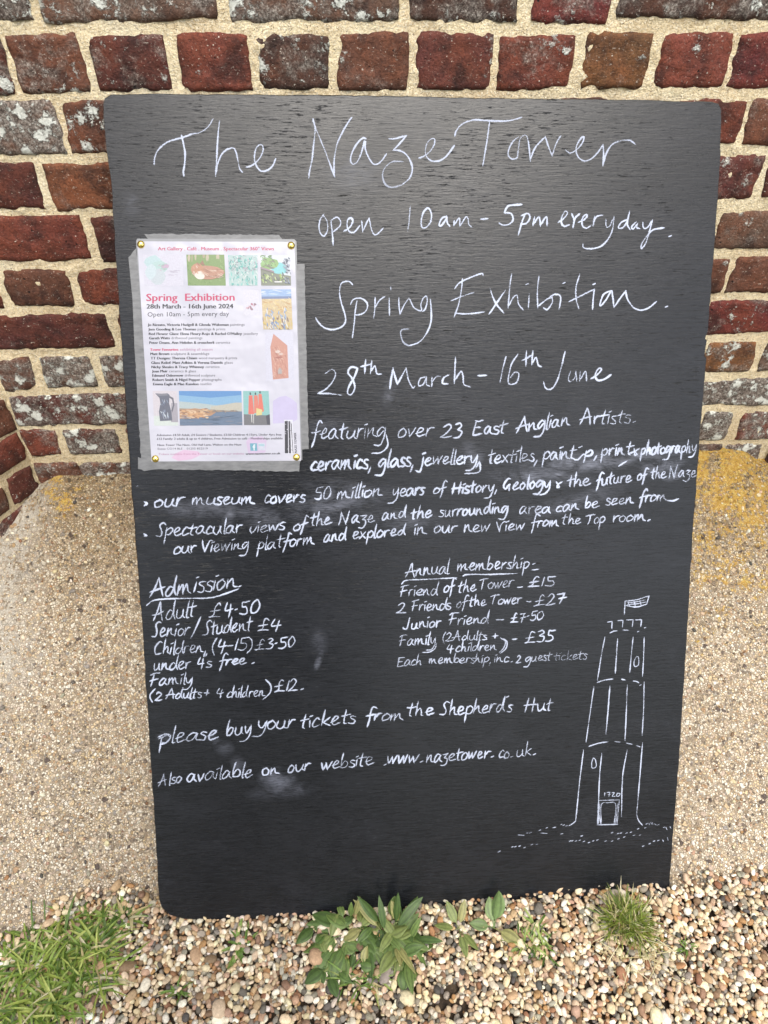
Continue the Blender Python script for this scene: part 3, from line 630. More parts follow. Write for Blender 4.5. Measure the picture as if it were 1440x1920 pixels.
# ---- the writer's small hand, drawn letter by letter: strokes in x-height units
G = {
'a': (1.0, "0.72,0.90 0.40,1.0 0.08,0.50 0.15,0.03 0.45,0.15 0.74,0.88|0.74,0.88 0.70,0.30 0.95,0.02"),
'b': (.85, "0.22,1.95 0.12,0.9 0.08,0.05|0.10,0.35 0.42,0.95 0.72,0.65 0.55,0.10 0.08,0.05"),
'c': (.75, "0.70,0.85 0.42,1.0 0.08,0.45 0.22,0.02 0.72,0.18"),
'd': (1.0, "0.68,0.80 0.35,0.92 0.05,0.35 0.25,0.0 0.62,0.40 0.88,1.95|0.88,1.95 0.76,0.60 0.95,0.02"),
'e': (.85, "0.05,0.38 0.50,0.58 0.62,0.92 0.35,0.98 0.12,0.45 0.30,0.0 0.85,0.25"),
'f': (.75, "0.90,1.75 0.62,1.95 0.42,1.40 0.30,0.20 0.12,-0.75|0.02,0.70 0.40,0.80 0.80,0.92"),
'g': (.90, "0.72,0.88 0.38,1.0 0.05,0.50 0.22,0.08 0.70,0.75|0.76,1.0 0.75,0.0 0.42,-0.85 -0.25,-0.85"),
'h': (.90, "0.25,1.95 0.10,0.0|0.12,0.35 0.48,0.95 0.62,0.60 0.62,0.10 0.85,0.02"),
'i': (.32, "0.15,0.95 0.12,0.02|0.22,1.42 0.24,1.50"),
'j': (.42, "0.25,0.95 0.20,0.0 0.0,-0.75 -0.35,-0.70|0.30,1.45 0.32,1.5"),
'k': (.80, "0.22,1.95 0.10,0.0|0.70,1.0 0.15,0.42|0.15,0.42 0.75,0.0"),
'l': (.32, "0.25,1.95 0.12,0.1 0.30,0.0"),
'm': (1.35, "0.10,0.95 0.08,0.0|0.10,0.35 0.42,0.95 0.50,0.0|0.52,0.35 0.85,0.95 0.95,0.25 1.25,0.02"),
'n': (.95, "0.12,0.95 0.08,0.0|0.10,0.35 0.48,0.95 0.58,0.25 0.92,0.05"),
'o': (.78, "0.45,0.98 0.08,0.60 0.12,0.02 0.50,0.08 0.70,0.60 0.42,0.98"),
'p': (.82, "0.15,0.95 0.05,-0.95|0.12,0.65 0.48,1.0 0.74,0.62 0.48,0.10 0.10,0.12"),
'r': (.68, "0.12,0.95 0.10,0.0|0.12,0.45 0.35,0.90 0.68,0.95"),
's': (.62, "0.58,0.92 0.25,0.98 0.15,0.70 0.52,0.35 0.42,0.0 0.0,0.06"),
't': (.68, "0.38,1.65 0.25,0.20 0.42,0.0|0.0,0.98 0.35,1.05 0.75,1.15"),
'u': (.95, "0.10,0.95 0.10,0.25 0.32,0.0 0.62,0.30 0.74,0.95|0.74,0.95 0.72,0.25 0.92,0.02"),
'v': (.75, "0.05,0.95 0.15,0.5 0.28,0.02|0.28,0.02 0.5,0.5 0.72,1.05"),
'w': (1.1, "0.05,0.95 0.20,0.03|0.20,0.03 0.50,0.85|0.50,0.85 0.66,0.03|0.66,0.03 1.02,1.05"),
'x': (.75, "0.08,0.95 0.35,0.5 0.68,0.0|0.65,1.0 0.3,0.4 0.0,-0.05"),
'y': (.85, "0.10,0.95 0.15,0.35 0.38,0.12 0.70,0.85|0.74,0.98 0.62,-0.15 0.25,-0.85 -0.35,-0.90"),
'z': (.75, "0.08,0.92 0.35,0.95 0.68,0.98|0.68,0.98 0.25,0.45|0.25,0.45 0.62,0.25 0.62,-0.30 0.30,-0.72 -0.15,-0.62"),
'A': (1.25, "0.0,0.0 0.35,0.9 0.62,1.85|0.62,1.85 0.78,0.9 0.98,-0.05|-0.05,0.55 0.45,0.70 1.10,0.85"),
'C': (1.05, "0.95,1.6 0.60,1.80 0.12,0.95 0.25,0.02 0.90,0.12"),
'E': (1.05, "0.25,1.7 0.18,0.9 0.05,0.0|0.10,1.70 0.5,1.70 0.95,1.75|0.15,0.88 0.75,0.95|0.05,0.02 0.45,0.0 0.95,0.12"),
'F': (1.0, "0.38,1.7 0.28,0.9 0.15,0.0|0.0,1.45 0.40,1.65 1.05,1.72|0.0,0.72 0.35,0.85 0.85,0.95"),
'G': (1.1, "0.80,1.45 0.45,1.55 0.08,0.65 0.35,0.15 0.75,0.75|0.78,0.80 0.74,-0.15|0.60,0.65 1.0,0.75"),
'H': (1.2, "0.25,1.8 0.10,0.0|0.92,1.85 0.80,0.0|0.0,0.85 0.5,0.90 1.15,0.98"),
'J': (.9, "0.55,1.7 0.52,0.6 0.30,0.0 -0.05,0.1 -0.1,0.35"),
'N': (1.3, "0.15,1.7 0.10,0.8 0.0,-0.05|0.15,1.7 0.5,0.8 0.82,0.0|0.82,0.0 0.95,0.9 1.15,1.8"),
'S': (.95, "0.95,1.55 0.70,1.75 0.42,1.35 0.60,0.60 0.45,0.05 0.02,0.05"),
'T': (1.2, "0.60,1.65 0.50,0.8 0.40,0.0|0.0,1.45 0.50,1.65 1.20,1.70"),
'V': (1.05, "0.05,1.6 0.25,0.8 0.42,0.0|0.42,0.0 0.6,0.9 0.85,1.55 1.15,1.5"),
'0': (.85, "0.45,1.6 0.10,1.0 0.15,0.05 0.55,0.10 0.78,0.85 0.60,1.55 0.42,1.6"),
'1': (.35, "0.28,1.65 0.2,0.8 0.10,0.0"),
'2': (.95, "0.12,1.3 0.45,1.65 0.70,1.25 0.40,0.5 0.0,0.02|0.0,0.02 0.45,0.0 0.92,0.08"),
'3': (.85, "0.15,1.5 0.50,1.65 0.65,1.3 0.30,0.88|0.30,0.88 0.72,0.65 0.55,0.05 0.02,0.05"),
'4': (.9, "0.35,1.6 0.15,0.65 0.5,0.62 0.88,0.72|0.70,1.35 0.62,0.6 0.55,-0.25"),
'5': (.85, "0.85,1.6 0.5,1.55 0.25,1.5 0.20,0.90|0.20,0.90 0.62,0.85 0.66,0.25 0.35,0.0 0.02,0.08"),
'7': (.9, "0.05,1.45 0.4,1.5 0.75,1.55|0.75,1.55 0.55,0.8 0.35,-0.05|0.2,0.75 0.9,0.85"),
'£': (1.05, "0.85,1.45 0.62,1.65 0.45,1.2 0.38,0.3 0.05,0.0|0.02,0.02 0.4,0.08 0.95,0.05|0.05,0.75 0.80,0.88"),
'(': (.45, "0.42,1.8 0.12,1.0 0.10,0.3 0.35,-0.45"),
')': (.5, "0.02,1.8 0.38,1.2 0.38,0.3 0.0,-0.45"),
'-': (.7, "0.05,0.60 0.35,0.62 0.62,0.66"),
'+': (.8, "0.05,0.55 0.70,0.62|0.42,0.98 0.32,0.15"),
'/': (.6, "0.60,1.9 0.3,0.8 0.05,-0.4"),
'&': (.9, "0.10,0.95 0.30,0.5 0.55,0.05 0.2,0.02 0.35,0.5 0.75,0.98"),
"'": (.2, "0.12,1.95 0.08,1.55"),
',': (.4, "0.22,0.15 0.02,-0.55"),
'.': (.5, "0.30,0.06 0.34,0.10"),
'·': (.5, "0.22,0.75 0.26,0.80"),
' ': (.5, None)}
G = {k: (a, parse(t) if t else []) for k, (a, t) in G.items()}
def word(c, text, x0, x1, y0, y1, xh=16, w=4.2, press=1.0, slant=.16):
    natural = sum(G[k][0] for k in text)+.0001; sx = (x1-x0)/natural; x = 0
    ny = (y1-y0)/max(1, (x1-x0))
    for k in text:
        adv, sts = G[k]; jy = random.gauss(0, .04); js = random.gauss(1, .04); jw = random.gauss(1, .05)
        for st in sts:
            pts = []
            for (a, b) in st:
                a = a*jw+random.gauss(0, .035)+0; b = b*js+random.gauss(0, .035)+jy
                px = x0+(x+a)*sx+b*xh*slant*.55; py = y0+ny*((x+a)*sx)-b*xh
                pts.append((px, py))
            c.stroke(pts, w*random.uniform(.92, 1.08), press*random.uniform(.72, 1.0))
        x += adv
def line(items, xh=16, w=4.2, press=1.0, extra=None):
    c = Chalk()
    for it in items:
        t, x0, x1, y0, y1 = it[:5]; word(c, t, x0, x1, y0, y1, it[5] if len(it) > 5 else xh, w, press)
    for st in (extra or []): c.stroke(st, w, press)
    c.build()
line([("featuring", 584, 724, 824, 819), ("over", 746, 812, 819, 817, 15), ("23", 828, 870, 820, 818, 16), ("East", 886, 948, 815, 812, 15), ("Anglian", 968, 1068, 812, 797, 15.5), ("Artists.", 1087, 1192, 796, 792, 15)], 17.5, 4.6,
     extra=[[(724, 815), (727, 835), (715, 848), (697, 850)]])
line([("ceramics,", 581, 698, 883, 877), ("glass,", 709, 778, 877, 874), ("jewellery,", 788, 902, 872, 868, 14.5), ("textiles,", 914, 1009, 868, 864, 14.5), ("paint", 1017, 1078, 862, 859, 14.5), ("p,", 1096, 1122, 856, 855, 12), ("print", 1126, 1184, 855, 852, 13.5), ("&", 1186, 1199, 853, 853, 11), ("photography", 1201, 1306, 853, 846, 12.5)], 17, 5.6,
     extra=[[(1070, 858), (1082, 862), (1092, 853), (1097, 851)], [(1088, 838), (1090, 839)], [(1160, 874), (1175, 864)], [(900, 868), (898, 885), (872, 888)], [(1180, 850), (1192, 846)]])
line([("our", 289, 345, 952, 948), ("museum", 359, 478, 947, 945, 14), ("covers", 494, 572, 943, 941, 13.5), ("50", 590, 620, 936, 935, 14), ("million", 631, 716, 936, 929, 13.5), ("years", 734, 797, 931, 928, 14), ("of", 812, 836, 926, 924, 11), ("History,", 846, 934, 926, 921, 12.5), ("Geology", 943, 1032, 919, 914, 13.5), ("&", 1041, 1055, 914, 913, 12), ("the", 1062, 1107, 913, 909, 12), ("future", 1117, 1183, 910, 903, 12.5), ("of", 1194, 1213, 900, 899, 11), ("the", 1219, 1249, 897, 896, 12), ("Naze", 1254, 1305, 896, 893, 12)], 15, 5.2,
     extra=[[(271, 941), (276, 944), (271, 948)]])
line([("Spectacular", 292, 454, 1005, 998), ("views", 467, 534, 999, 993, 13), ("of", 550, 575, 995, 992, 12), ("the", 581, 620, 985, 983, 13), ("Naze", 636, 702, 983, 979, 13.5), ("and", 715, 762, 975, 971, 12.5), ("the", 770, 810, 973, 969, 12.5), ("surrounding", 823, 953, 969, 961, 12.5), ("area", 973, 1032, 963, 961, 12), ("can", 1042, 1085, 960, 956, 12), ("be", 1096, 1122, 953, 951, 11.5), ("seen", 1135, 1187, 947, 944, 12), ("from", 1198, 1250, 942, 938, 12)], 14, 4.8,
     extra=[[(270, 1001), (275, 1004), (271, 1005)], [(1248, 938), (1262, 939), (1272, 935)]])
line([("our", 326, 368, 1038, 1036), ("Viewing", 377, 468, 1035, 1029, 13), ("platform", 482, 590, 1030, 1020, 13.5), ("and", 606, 649, 1015, 1012, 12.5), ("explored", 660, 761, 1010, 1003, 12.5), ("in", 774, 800, 1002, 1001), ("our", 813, 857, 1000, 998), ("new", 869, 920, 998, 996), ("View", 929, 984, 997, 993, 12), ("from", 995, 1049, 989, 986, 12), ("the", 1053, 1091, 983, 981, 11.5), ("Top", 1097, 1134, 983, 980, 11.5), ("room.", 1148, 1220, 979, 975, 11.5)], 13.5, 4.5)
line([("Admission.", 281, 456, 1120, 1100, 19)], 19, 4.6, extra=[[(275, 1135), (291, 1125), (340, 1122), (392, 1121), (420, 1114), (447, 1104)]])
line([("Adult", 287, 366, 1164, 1155), ("£4·50", 393, 487, 1157, 1149, 15)], 17, 4.3)
line([("Senior", 283, 356, 1195, 1190), ("/", 358, 374, 1190, 1188, 18), ("Student", 380, 472, 1191, 1181), ("£4", 483, 524, 1183, 1180, 13)], 15, 4.3)
line([("Children,", 288, 388, 1227, 1223), ("(4-15)", 396, 474, 1222, 1217, 13.5), ("£3·50", 479, 553, 1219, 1212, 12)], 13.5, 4.3)
line([("under", 287, 357, 1257, 1253), ("4's", 368, 397, 1252, 1250, 12), ("free", 411, 461, 1248, 1246, 12), ("·", 470, 478, 1252, 1252)], 13.5, 4.3)
line([("Family", 281, 362, 1287, 1281, 12)], 12, 4.3)
line([("(", 279, 289, 1312, 1312, 12), ("2", 291, 305, 1313, 1312, 9), ("Adults", 311, 378, 1311, 1308, 10.5), ("+", 381, 395, 1308, 1307, 13), ("4", 404, 418, 1306, 1306, 11), ("children", 425, 497, 1308, 1305, 11), (")", 494, 508, 1305, 1305, 16), ("£12.", 514, 570, 1297, 1293, 13)], 11, 4.2)
line([("Annual", 760, 842, 1081, 1075), ("membership", 856, 992, 1070, 1065, 13)], 14, 4.2, extra=[[(753, 1095), (762, 1088), (800, 1086), (856, 1083)], [(868, 1080), (878, 1077), (920, 1077), (969, 1075)], [(997, 1069), (1010, 1067)], [(1001, 1057), (1003, 1058)]])
line([("Friend", 750, 821, 1118, 1116), ("of", 832, 852, 1111, 1109, 12), ("the", 858, 893, 1111, 1108, 12), ("Tower", 897, 963, 1106, 1100, 12), ("-", 969, 980, 1108, 1108), ("£15", 990, 1040, 1100, 1097, 11)], 12.5, 4.0)
line([("2", 743, 763, 1149, 1148), ("Friends", 771, 845, 1146, 1142), ("of", 856, 876, 1139, 1137, 11), ("the", 878, 913, 1137, 1134, 11), ("Tower", 918, 978, 1134, 1131, 10.5), ("-", 985, 996, 1135, 1135), ("£27", 1002, 1060, 1137, 1129, 11.5)], 11.5, 4.0)
line([("Junior", 757, 826, 1179, 1175), ("Friend", 841, 917, 1172, 1169), ("-", 926, 948, 1169, 1169), ("£7·50", 957, 1019, 1167, 1161, 10)], 12, 4.0)
line([("Family", 748, 818, 1211, 1207), ("(2Adults", 829, 913, 1202, 1199, 9.5), ("+", 921, 938, 1198, 1197, 10), ("-", 959, 969, 1205, 1205), ("£35", 983, 1040, 1206, 1200, 12)], 12, 4.0, extra=[[(818, 1205), (816, 1215), (806, 1222), (792, 1223)]])
line([("4", 835, 850, 1222, 1222), ("children", 854, 931, 1222, 1218), (")", 936, 947, 1219, 1218, 12), (")", 941, 953, 1219, 1218, 12)], 9.5, 4.0)
line([("Each", 744, 791, 1249, 1246), ("membership,", 803, 922, 1244, 1242), ("inc.", 925, 962, 1242, 1241), ("2", 967, 977, 1243, 1242, 9), ("guest", 985, 1033, 1241, 1238), ("tickets", 1038, 1101, 1239, 1235)], 9.5, 3.3, .85)
line([("please", 300, 408, 1394, 1386, 16), ("buy", 424, 472, 1380, 1373, 15.5), ("your", 482, 553, 1368, 1364, 15.5), ("tickets", 562, 667, 1366, 1355, 15), ("from", 686, 758, 1352, 1350, 13.5), ("the", 762, 815, 1343, 1341, 14), ("Shepherd's", 824, 961, 1341, 1334, 14.5), ("Hut", 983, 1036, 1334, 1331, 14)], 15, 4.9,
     extra=[[(297, 1382), (310, 1376), (320, 1380), (312, 1392), (300, 1396)], [(298, 1385), (312, 1379)]])
line([("Also", 297, 341, 1474, 1467, 13), ("available", 350, 474, 1466, 1455, 14), ("on", 491, 524, 1452, 1451, 13), ("our", 539, 582, 1448, 1444, 13.5), ("website", 601, 700, 1443, 1434, 14), (".", 719, 724, 1434, 1434), ("www.", 725, 794, 1432, 1429, 15.5), ("nazetower.", 798, 926, 1429, 1420, 13.5), ("co.", 935, 962, 1421, 1420, 13), ("uk.", 967, 1006, 1419, 1416, 13)], 14, 4.6)
# ---- the drawing of the tower
TD = (920, 1100, 3.692)
ch = Chalk()
traced(*TD, "925,190 928,145 930,100|930,100 1010,90 1095,62|1095,62 1088,90 1080,120|1080,120 1010,140 935,130|790,348 765,480 738,650|878,360 870,480 862,600|985,348 972,480 962,592|1062,350 1058,480 1050,620|738,662 790,645 845,638|905,640 930,645|985,652 1010,655 1025,665|715,688 690,860 660,1075|825,688 812,860 798,1020|945,680 938,880 930,1065|1062,660 1058,850 1048,1030|680,1105 740,1085 812,1073|860,1072 895,1075|935,1082 980,1090|1010,1100 1035,1108|642,1130 615,1350 600,1500 588,1620|588,1620 565,1640 540,1655|768,1152 752,1330 742,1640|945,1125 912,1320 905,1590|1050,1080 1035,1270 1010,1580|1010,1580 1022,1615 1050,1650", 3.6, .95, ch=ch)
traced(*TD, "808,245 840,240|840,240 838,290|880,235 915,232|915,232 912,280|940,230 985,228|985,228 980,278|1000,230 1045,228|1045,228 1038,275|825,320 850,308 875,305|915,300 955,300|1020,310 1021,311|1068,283 1070,284|1035,680 1036,681|1010,480 1022,490 1022,540 995,550 992,515 1008,482|712,1185 725,1200 730,1245 702,1255 700,1215 710,1186|745,1480 890,1475|745,1480 738,1645|890,1475 875,1640|735,1648 880,1645|765,1640 765,1510 810,1495 865,1505 855,1640|755,1500 750,1560 745,1640|752,1580 760,1640|878,1500 865,1640|945,110 1000,105 1070,90|945,122 1010,118 1075,105|950,105 960,130|990,100 1000,132|1030,95 1040,125", 3.0, .85, ch=ch)
traced(*TD, "790,1425 788,1450|805,1425 825,1422|825,1422 818,1452|812,1438 828,1436|838,1428 855,1425 842,1450 862,1450|878,1428 870,1445 885,1450 895,1432 878,1428", 2.6, .9, ch=ch)
dots = "190,1718 232,1720|252,1705 256,1703|275,1702 279,1700|340,1685 344,1683|348,1705 390,1706|388,1668 392,1680|430,1668 450,1662|488,1645 492,1643|505,1650 509,1650|525,1655 529,1655|485,1712 500,1708|630,1725 634,1723|550,1760 554,1758|565,1758 568,1757|590,1760 593,1759|615,1755 618,1753|645,1762 648,1761|680,1770 684,1768|710,1758 713,1756|738,1752 742,1750|795,1760 798,1758|840,1760 850,1758|885,1745 893,1740|918,1735 930,1730|940,1705 943,1703|970,1700 978,1698|985,1722 998,1718|1035,1718 1038,1716|840,1702 842,1700|880,1708 882,1706|900,1705 903,1703|1020,1675 1030,1670|1070,1668 1072,1666|1080,1640 1082,1650|1095,1635 1097,1648|1108,1630 1112,1645|1120,1632 1123,1648|1135,1640 1145,1650|1160,1648 1165,1650|1200,1665 1205,1670|1212,1665 1220,1680|1240,1660 1248,1672|1055,1795 1058,1793|1100,1778 1105,1776|1130,1760 1132,1758|1160,1755 1162,1753|1190,1750 1195,1762|1222,1735 1228,1755|150,1800 155,1800|170,1798 175,1796|200,1795 205,1790|235,1805 240,1803|285,1785 290,1790|320,1783 325,1790|50,1838 66,1828"
traced(*TD, dots, 3.2, .85, ch=ch)
ch.build('chalk_drawing')
traced(0, 0, 1, "258,911 260,912|1085,1690 1092,1672", 2.4, .35, 'chalk_smear')

# ---------------------------------------------------------------- laminated notice
M_paper = (lambda k: k.fin(k.mix(k.mr(k.noise(k.coord(), 8, 3), .35, .65), (.335, .335, .385), (.37, .367, .415)), .30, k.bump(k.noise(k.coord(), 13, 3), .5, .010), .5))(NT('laminated_paper'))
M_tape = (lambda k: k.fin(k.mix(k.mr(k.noise(k.vscale(k.coord(), (1, 3, 1)), 60, 4, .7), .3, .7), (.085, .087, .09), (.16, .162, .166)), .42, k.bump(k.noise(k.coord(), 70, 4), .5, .0008), .5))(NT('old_grey_tape'))
M_lam = plain('laminate_edge', (.19, .195, .205), .3)
M_print = mat_facecol('printed_picture', .32, 500, .10, .5, .0001)
poster = empty('laminated_notice', mw=BM)
tag(poster, 'laminated white exhibition notice with small colour pictures taped to the blackboard', 'notice')
def slab(name, pts, z0, th, mat, parent=poster, sub=True):
    P = np.array([on_board(*p) for p in pts])
    if np.sum(P[:, 0]*np.roll(P[:, 1], -1)-np.roll(P[:, 0], -1)*P[:, 1]) < 0: P = P[::-1]
    n = len(P); V = np.vstack([np.c_[P, np.full(n, z0+th)], np.c_[P, np.full(n, z0)]])
    return mesh(name, V, [tuple(range(n))]+[(i, n+i, n+(i+1) % n, (i+1) % n) for i in range(n)], mat, False, parent)
def ragged(a, b, amp=1.2, step=6):
    a, b = np.array(a, float), np.array(b, float); L = np.linalg.norm(b-a); m = max(2, int(L/step)); nn = np.array([-(b-a)[1], (b-a)[0]])/L
    return [tuple(a+(b-a)*i/m+nn*random.uniform(-amp, amp)*(0 < i)) for i in range(m)]
slab('laminate_sleeve', [(256, 452), (258, 448), (552, 449), (556, 453), (561, 650), (567, 862), (276, 866), (266, 664)], .0012, .0006, M_lam)
slab('tape_strip', ragged((271, 439), (529, 441))+[(530, 449.5)]+ragged((530, 452), (276, 452))+[(276, 446)], .0006, .0009, M_tape)
slab('tape_strip', ragged((241.5, 483), (255, 468))+ragged((256, 466), (290, 872), .6)+[(291, 876)]+ragged((266, 878), (252, 640), .8)+[(249, 560)], .0009, .0010, M_tape)
slab('tape_strip', ragged((556, 496), (571, 495))+ragged((571, 495), (579, 842), .7)+ragged((579, 842), (566, 843))+[(566, 843)], .0009, .0010, M_tape)
slab('tape_strip', [(259.5, 857), (266, 859)]+ragged((291, 864.5), (562, 863), .5)+ragged((564, 863), (561, 884))+ragged((561, 884), (284, 879), 1)+[(271, 883)]+ragged((271, 883), (260, 879))+[(259.5, 879)], .0013, .0008, M_tape)
paperq = [(258.2, 453), (552.3, 454.3), (559, 660), (564.5, 863.6), (285, 865), (271, 664)]
slab('paper', paperq, .0018, .0004, M_paper)
ZP = .0023
def M_ink(name, col): return plain('ink_'+name, col, .4)
INK = {'r': M_ink('crimson', (.33, .035, .09)), 'k': M_ink('black', (.012, .012, .016)), 'g': M_ink('grey', (.025, .025, .03)), 'p': M_ink('faded', (.24, .10, .17))}
dg = bpy.context.evaluated_depsgraph_get()
def text_part(s, a, b, cap, ink, bold=0.0, z=ZP, name='printed_text'):
    """lettering between photograph points a and b on the notice; cap = capital height in photo pixels"""
    cu = bpy.data.curves.new('t', 'FONT'); cu.body = s; cu.size = 1; cu.resolution_u = 2
    o = bpy.data.objects.new('t', cu); C.objects.link(o); bpy.context.view_layer.update()
    me = bpy.data.meshes.new_from_object(o.evaluated_get(bpy.context.evaluated_depsgraph_get())); bpy.data.objects.remove(o)
    n = len(me.vertices); co = np.zeros(n*3, np.float32); me.vertices.foreach_get('co', co); co = co.reshape(-1, 3)
    x0, x1 = co[:, 0].min(), co[:, 0].max()
    a, b = np.array(a, float), np.array(b, float); u = b-a; dn = np.array([-u[1], u[0]])/np.linalg.norm(u)
    t = (co[:, 0]-x0)/(x1-x0); px = a+u*t[:, None]-dn*(co[:, 1]/.7*cap)[:, None]
    F = [tuple(p.vertices) for p in me.polygons]; V, FF = [], []
    for k in range(3 if bold > .012 else 2 if bold else 1):      # heavier type: the print spreads a little to each side
        q = px+u/np.linalg.norm(u)*(bold*cap*.75*(0, 1, -1)[k])
        P = np.array([on_board(*p) for p in q]); V.append(np.c_[P, np.full(n, z+k*.000008)]); FF += [tuple(i+k*n for i in f) for f in F]
    bpy.data.meshes.remove(me)
    return mesh(name, np.vstack(V), FF, INK[ink], False, poster)
text_part("Art Gallery . Café . Museum . Spectacular 360° Views", (297, 470), (514, 470), 6.5, 'r', .05)
text_part("Spring  Exhibition", (275.5, 565), (440, 564), 14, 'r', .055)
text_part("28th March - 16th June 2024", (276, 579), (437.5, 578.5), 8.5, 'k', .075)
text_part("Open 10am - 5pm every day", (277.5, 594), (430, 592.5), 8.5, 'g', .012)
for (s1, s2, x, xm, xe, y) in [("Jo Rizzato, Victoria Hudgell & Glenda Wakeman", "paintings", 278, 431, 459, 611.5), ("Jem Gooding & Lee Thomas", "paintings & prints", 279, 370, 423, 620),
        ("Red Flower Glass: Elena Fleury-Rojo & Rachel O'Malley", "jewellery", 280, 456, 484, 628.5), ("Gareth Watts", "driftwood paintings", 280.5, 321, 380, 636.5), ("Peter Deans, Ann Hebden & croucherli", "ceramics", 281, 404, 432, 645),
        ("Tower Favourites", "exhibiting all season", 282.5, 337, 399, 658), ("Matt Brown", "sculpture & assemblage", 283, 320, 393, 666), ("TT Designs: Theresa Chiam", "wood marquetry & prints", 283.5, 372, 445, 674),
        ("Glass Relief: Matt Adkins & Verena Daniels", "glass", 284.5, 420, 437, 682.5), ("Nicky Sheales & Tracy Whinney", "ceramics", 285, 385, 412, 690.5), ("Joan Muir", "ceramics & glass", 286, 317, 368, 698.5),
        ("Edmund Osbornow", "driftwood sculpture", 286.5, 346, 404, 706.5), ("Robert Smith & Nigel Pepper", "photographs", 287, 378, 416, 714.5), ("Emma Eagle & Mae Kandoo", "textiles", 288, 375, 397, 722.5)]:
    i1, i2 = ('r', 'p') if s1.startswith('Tower') else ('k', 'g')
    text_part(s1, (x, y), (xm-2, y-.3), 4.8, i1, .10); text_part(s2, (xm+1, y-.3), (xe, y-.5), 4.7, i2, .012)
text_part("Admission £4.50 Adult, £4 Seniors / Students, £3.50 Children 4-15yrs, Under 4yrs free", (294.5, 817.5), (528, 816.5), 4.0, 'g', .05)
text_part("£12 Family: 2 adults & up to 4 children, Free Admission to café - Memberships available", (295, 824.5), (530, 823.5), 4.0, 'g', .05)
text_part("Naze Tower The Naze, Old Hall Lane, Walton on the Naze", (296, 836), (453, 835), 3.8, 'g', .05)
text_part("Essex CO14 8LE    01255 852519", (296.5, 843), (390, 842.5), 3.8, 'g')
text_part("Tickets available from the Tower or book on our website", (298, 853), (458, 852), 3.6, 'p')
text_part("www.nazetower.co.uk", (461, 852.5), (526, 851.5), 4, 'k', .09)
text_part("NAZE TOWER", (557, 849), (555.5, 811), 4.2, 'k', .05)
# pictures: each one sheet of print, shapes given in the picture's own 0..1 square
def picture(q, shapes):
    q = [np.array(p, float) for p in q]; V, F, cols = [], [], []
    shapes = [([(0, 0), (1, 0), (1, 1), (0, 1)], shapes[0])]+shapes[1:]
    for k, (poly, col) in enumerate(shapes):
        b = len(V)
        for (u, v) in poly:
            u, v = min(1, max(0, u)), min(1, max(0, v))
            px = q[0]*(1-u)*(1-v)+q[1]*u*(1-v)+q[2]*u*v+q[3]*(1-u)*v; p = on_board(*px); V.append((p[0], p[1], ZP+.00002+k*.000006))
        f = list(range(b, len(V))); a = np.array([V[i][:2] for i in f])
        if np.sum(a[:, 0]*np.roll(a[:, 1], -1)-np.roll(a[:, 0], -1)*a[:, 1]) < 0: f = f[::-1]
        F.append(tuple(f)); cols.append(tuple(x*.56+y*.03 for x, y in zip(col, (.75, .74, .85))))
    return mesh('picture', V, F, M_print, False, poster, cols=cols)
def blob(cx, cy, rx, ry, n=10, j=.15): return [(cx+rx*math.cos(t)*random.uniform(1-j, 1+j), cy+ry*math.sin(t)*random.uniform(1-j, 1+j)) for t in [2*math.pi*i/n for i in range(n)]]
def dabs(n, box, cols, rx=.05, ry=.02, ang=0, j=.4):
    o = []
    for _ in range(n):
        cx, cy = random.uniform(box[0], box[2]), random.uniform(box[1], box[3]); a = random.gauss(ang, j); l, w = rx*random.uniform(.5, 1.4), ry*random.uniform(.6, 1.3)
        ca, sa = math.cos(a), math.sin(a)
        o.append(([(cx+x*ca-y*sa, cy+x*sa+y*ca) for x, y in ((-l, 0), (-l*.3, -w), (l*.6, -w*.8), (l, 0), (l*.3, w), (-l*.6, w*.8))], random.choice(cols)))
    return o
picture([(269, 478), (343, 477), (345, 536), (272, 537)], [(.60, .59, .68), (blob(.25, .25, .22, .22), (.45, .60, .62)), (blob(.40, .40, .22, .20), (.42, .58, .56)), (blob(.35, .7, .20, .25), (.50, .56, .60)), (blob(.18, .55, .14, .25), (.52, .62, .66)), (blob(.55, .38, .10, .08), (.50, .36, .48))]+dabs(14, (.35, .3, .6, .5), [(.3, .5, .42), (.5, .3, .4)], .04, .012)+dabs(8, (.68, .5, .85, .7), [(.45, .42, .5)], .07, .01, .2, .1))
picture([(350, 478), (421, 478), (424, 536), (353, 536)], [(.19, .30, .09)]+dabs(10, (0, 0, 1, .12), [(.38, .32, .20), (.48, .42, .30)], .03, .14, 0, .05)+dabs(70, (0, .2, 1, 1), [(.14, .26, .06), (.26, .38, .13), (.2, .3, .1)], .04, .014, 1.2)+[(blob(.55, .58, .42, .22, 14, .06), (.46, .24, .15)), (blob(.28, .50, .17, .22, 12, .08), (.48, .24, .13)), (blob(.33, .68, .13, .14), (.75, .70, .62)), ([(.35, .3), (.42, .18), (.48, .36)], (.30, .14, .09)), ([(.25, .34), (.27, .24), (.36, .36)], (.35, .16, .1))]+dabs(34, (.4, .45, .92, .75), [(.6, .36, .25), (.35, .17, .1), (.66, .5, .4)], .08, .012, .35, .2)+dabs(10, (.14, .35, .3, .65), [(.6, .3, .2), (.65, .5, .42)], .05, .014, 1.2, .2))
picture([(428, 479), (483, 479), (484, 536), (430, 536)], [(.42, .56, .55)]+dabs(120, (0, 0, 1, 1), [(.12, .45, .40), (.2, .55, .5), (.62, .7, .70), (.1, .35, .32), (.55, .64, .6)], .07, .018, 1.4, .5)+dabs(60, (0, 0, 1, .6), [(.2, .2, .24), (.68, .7, .75), (.45, .3, .4)], .03, .012, .5, 1))
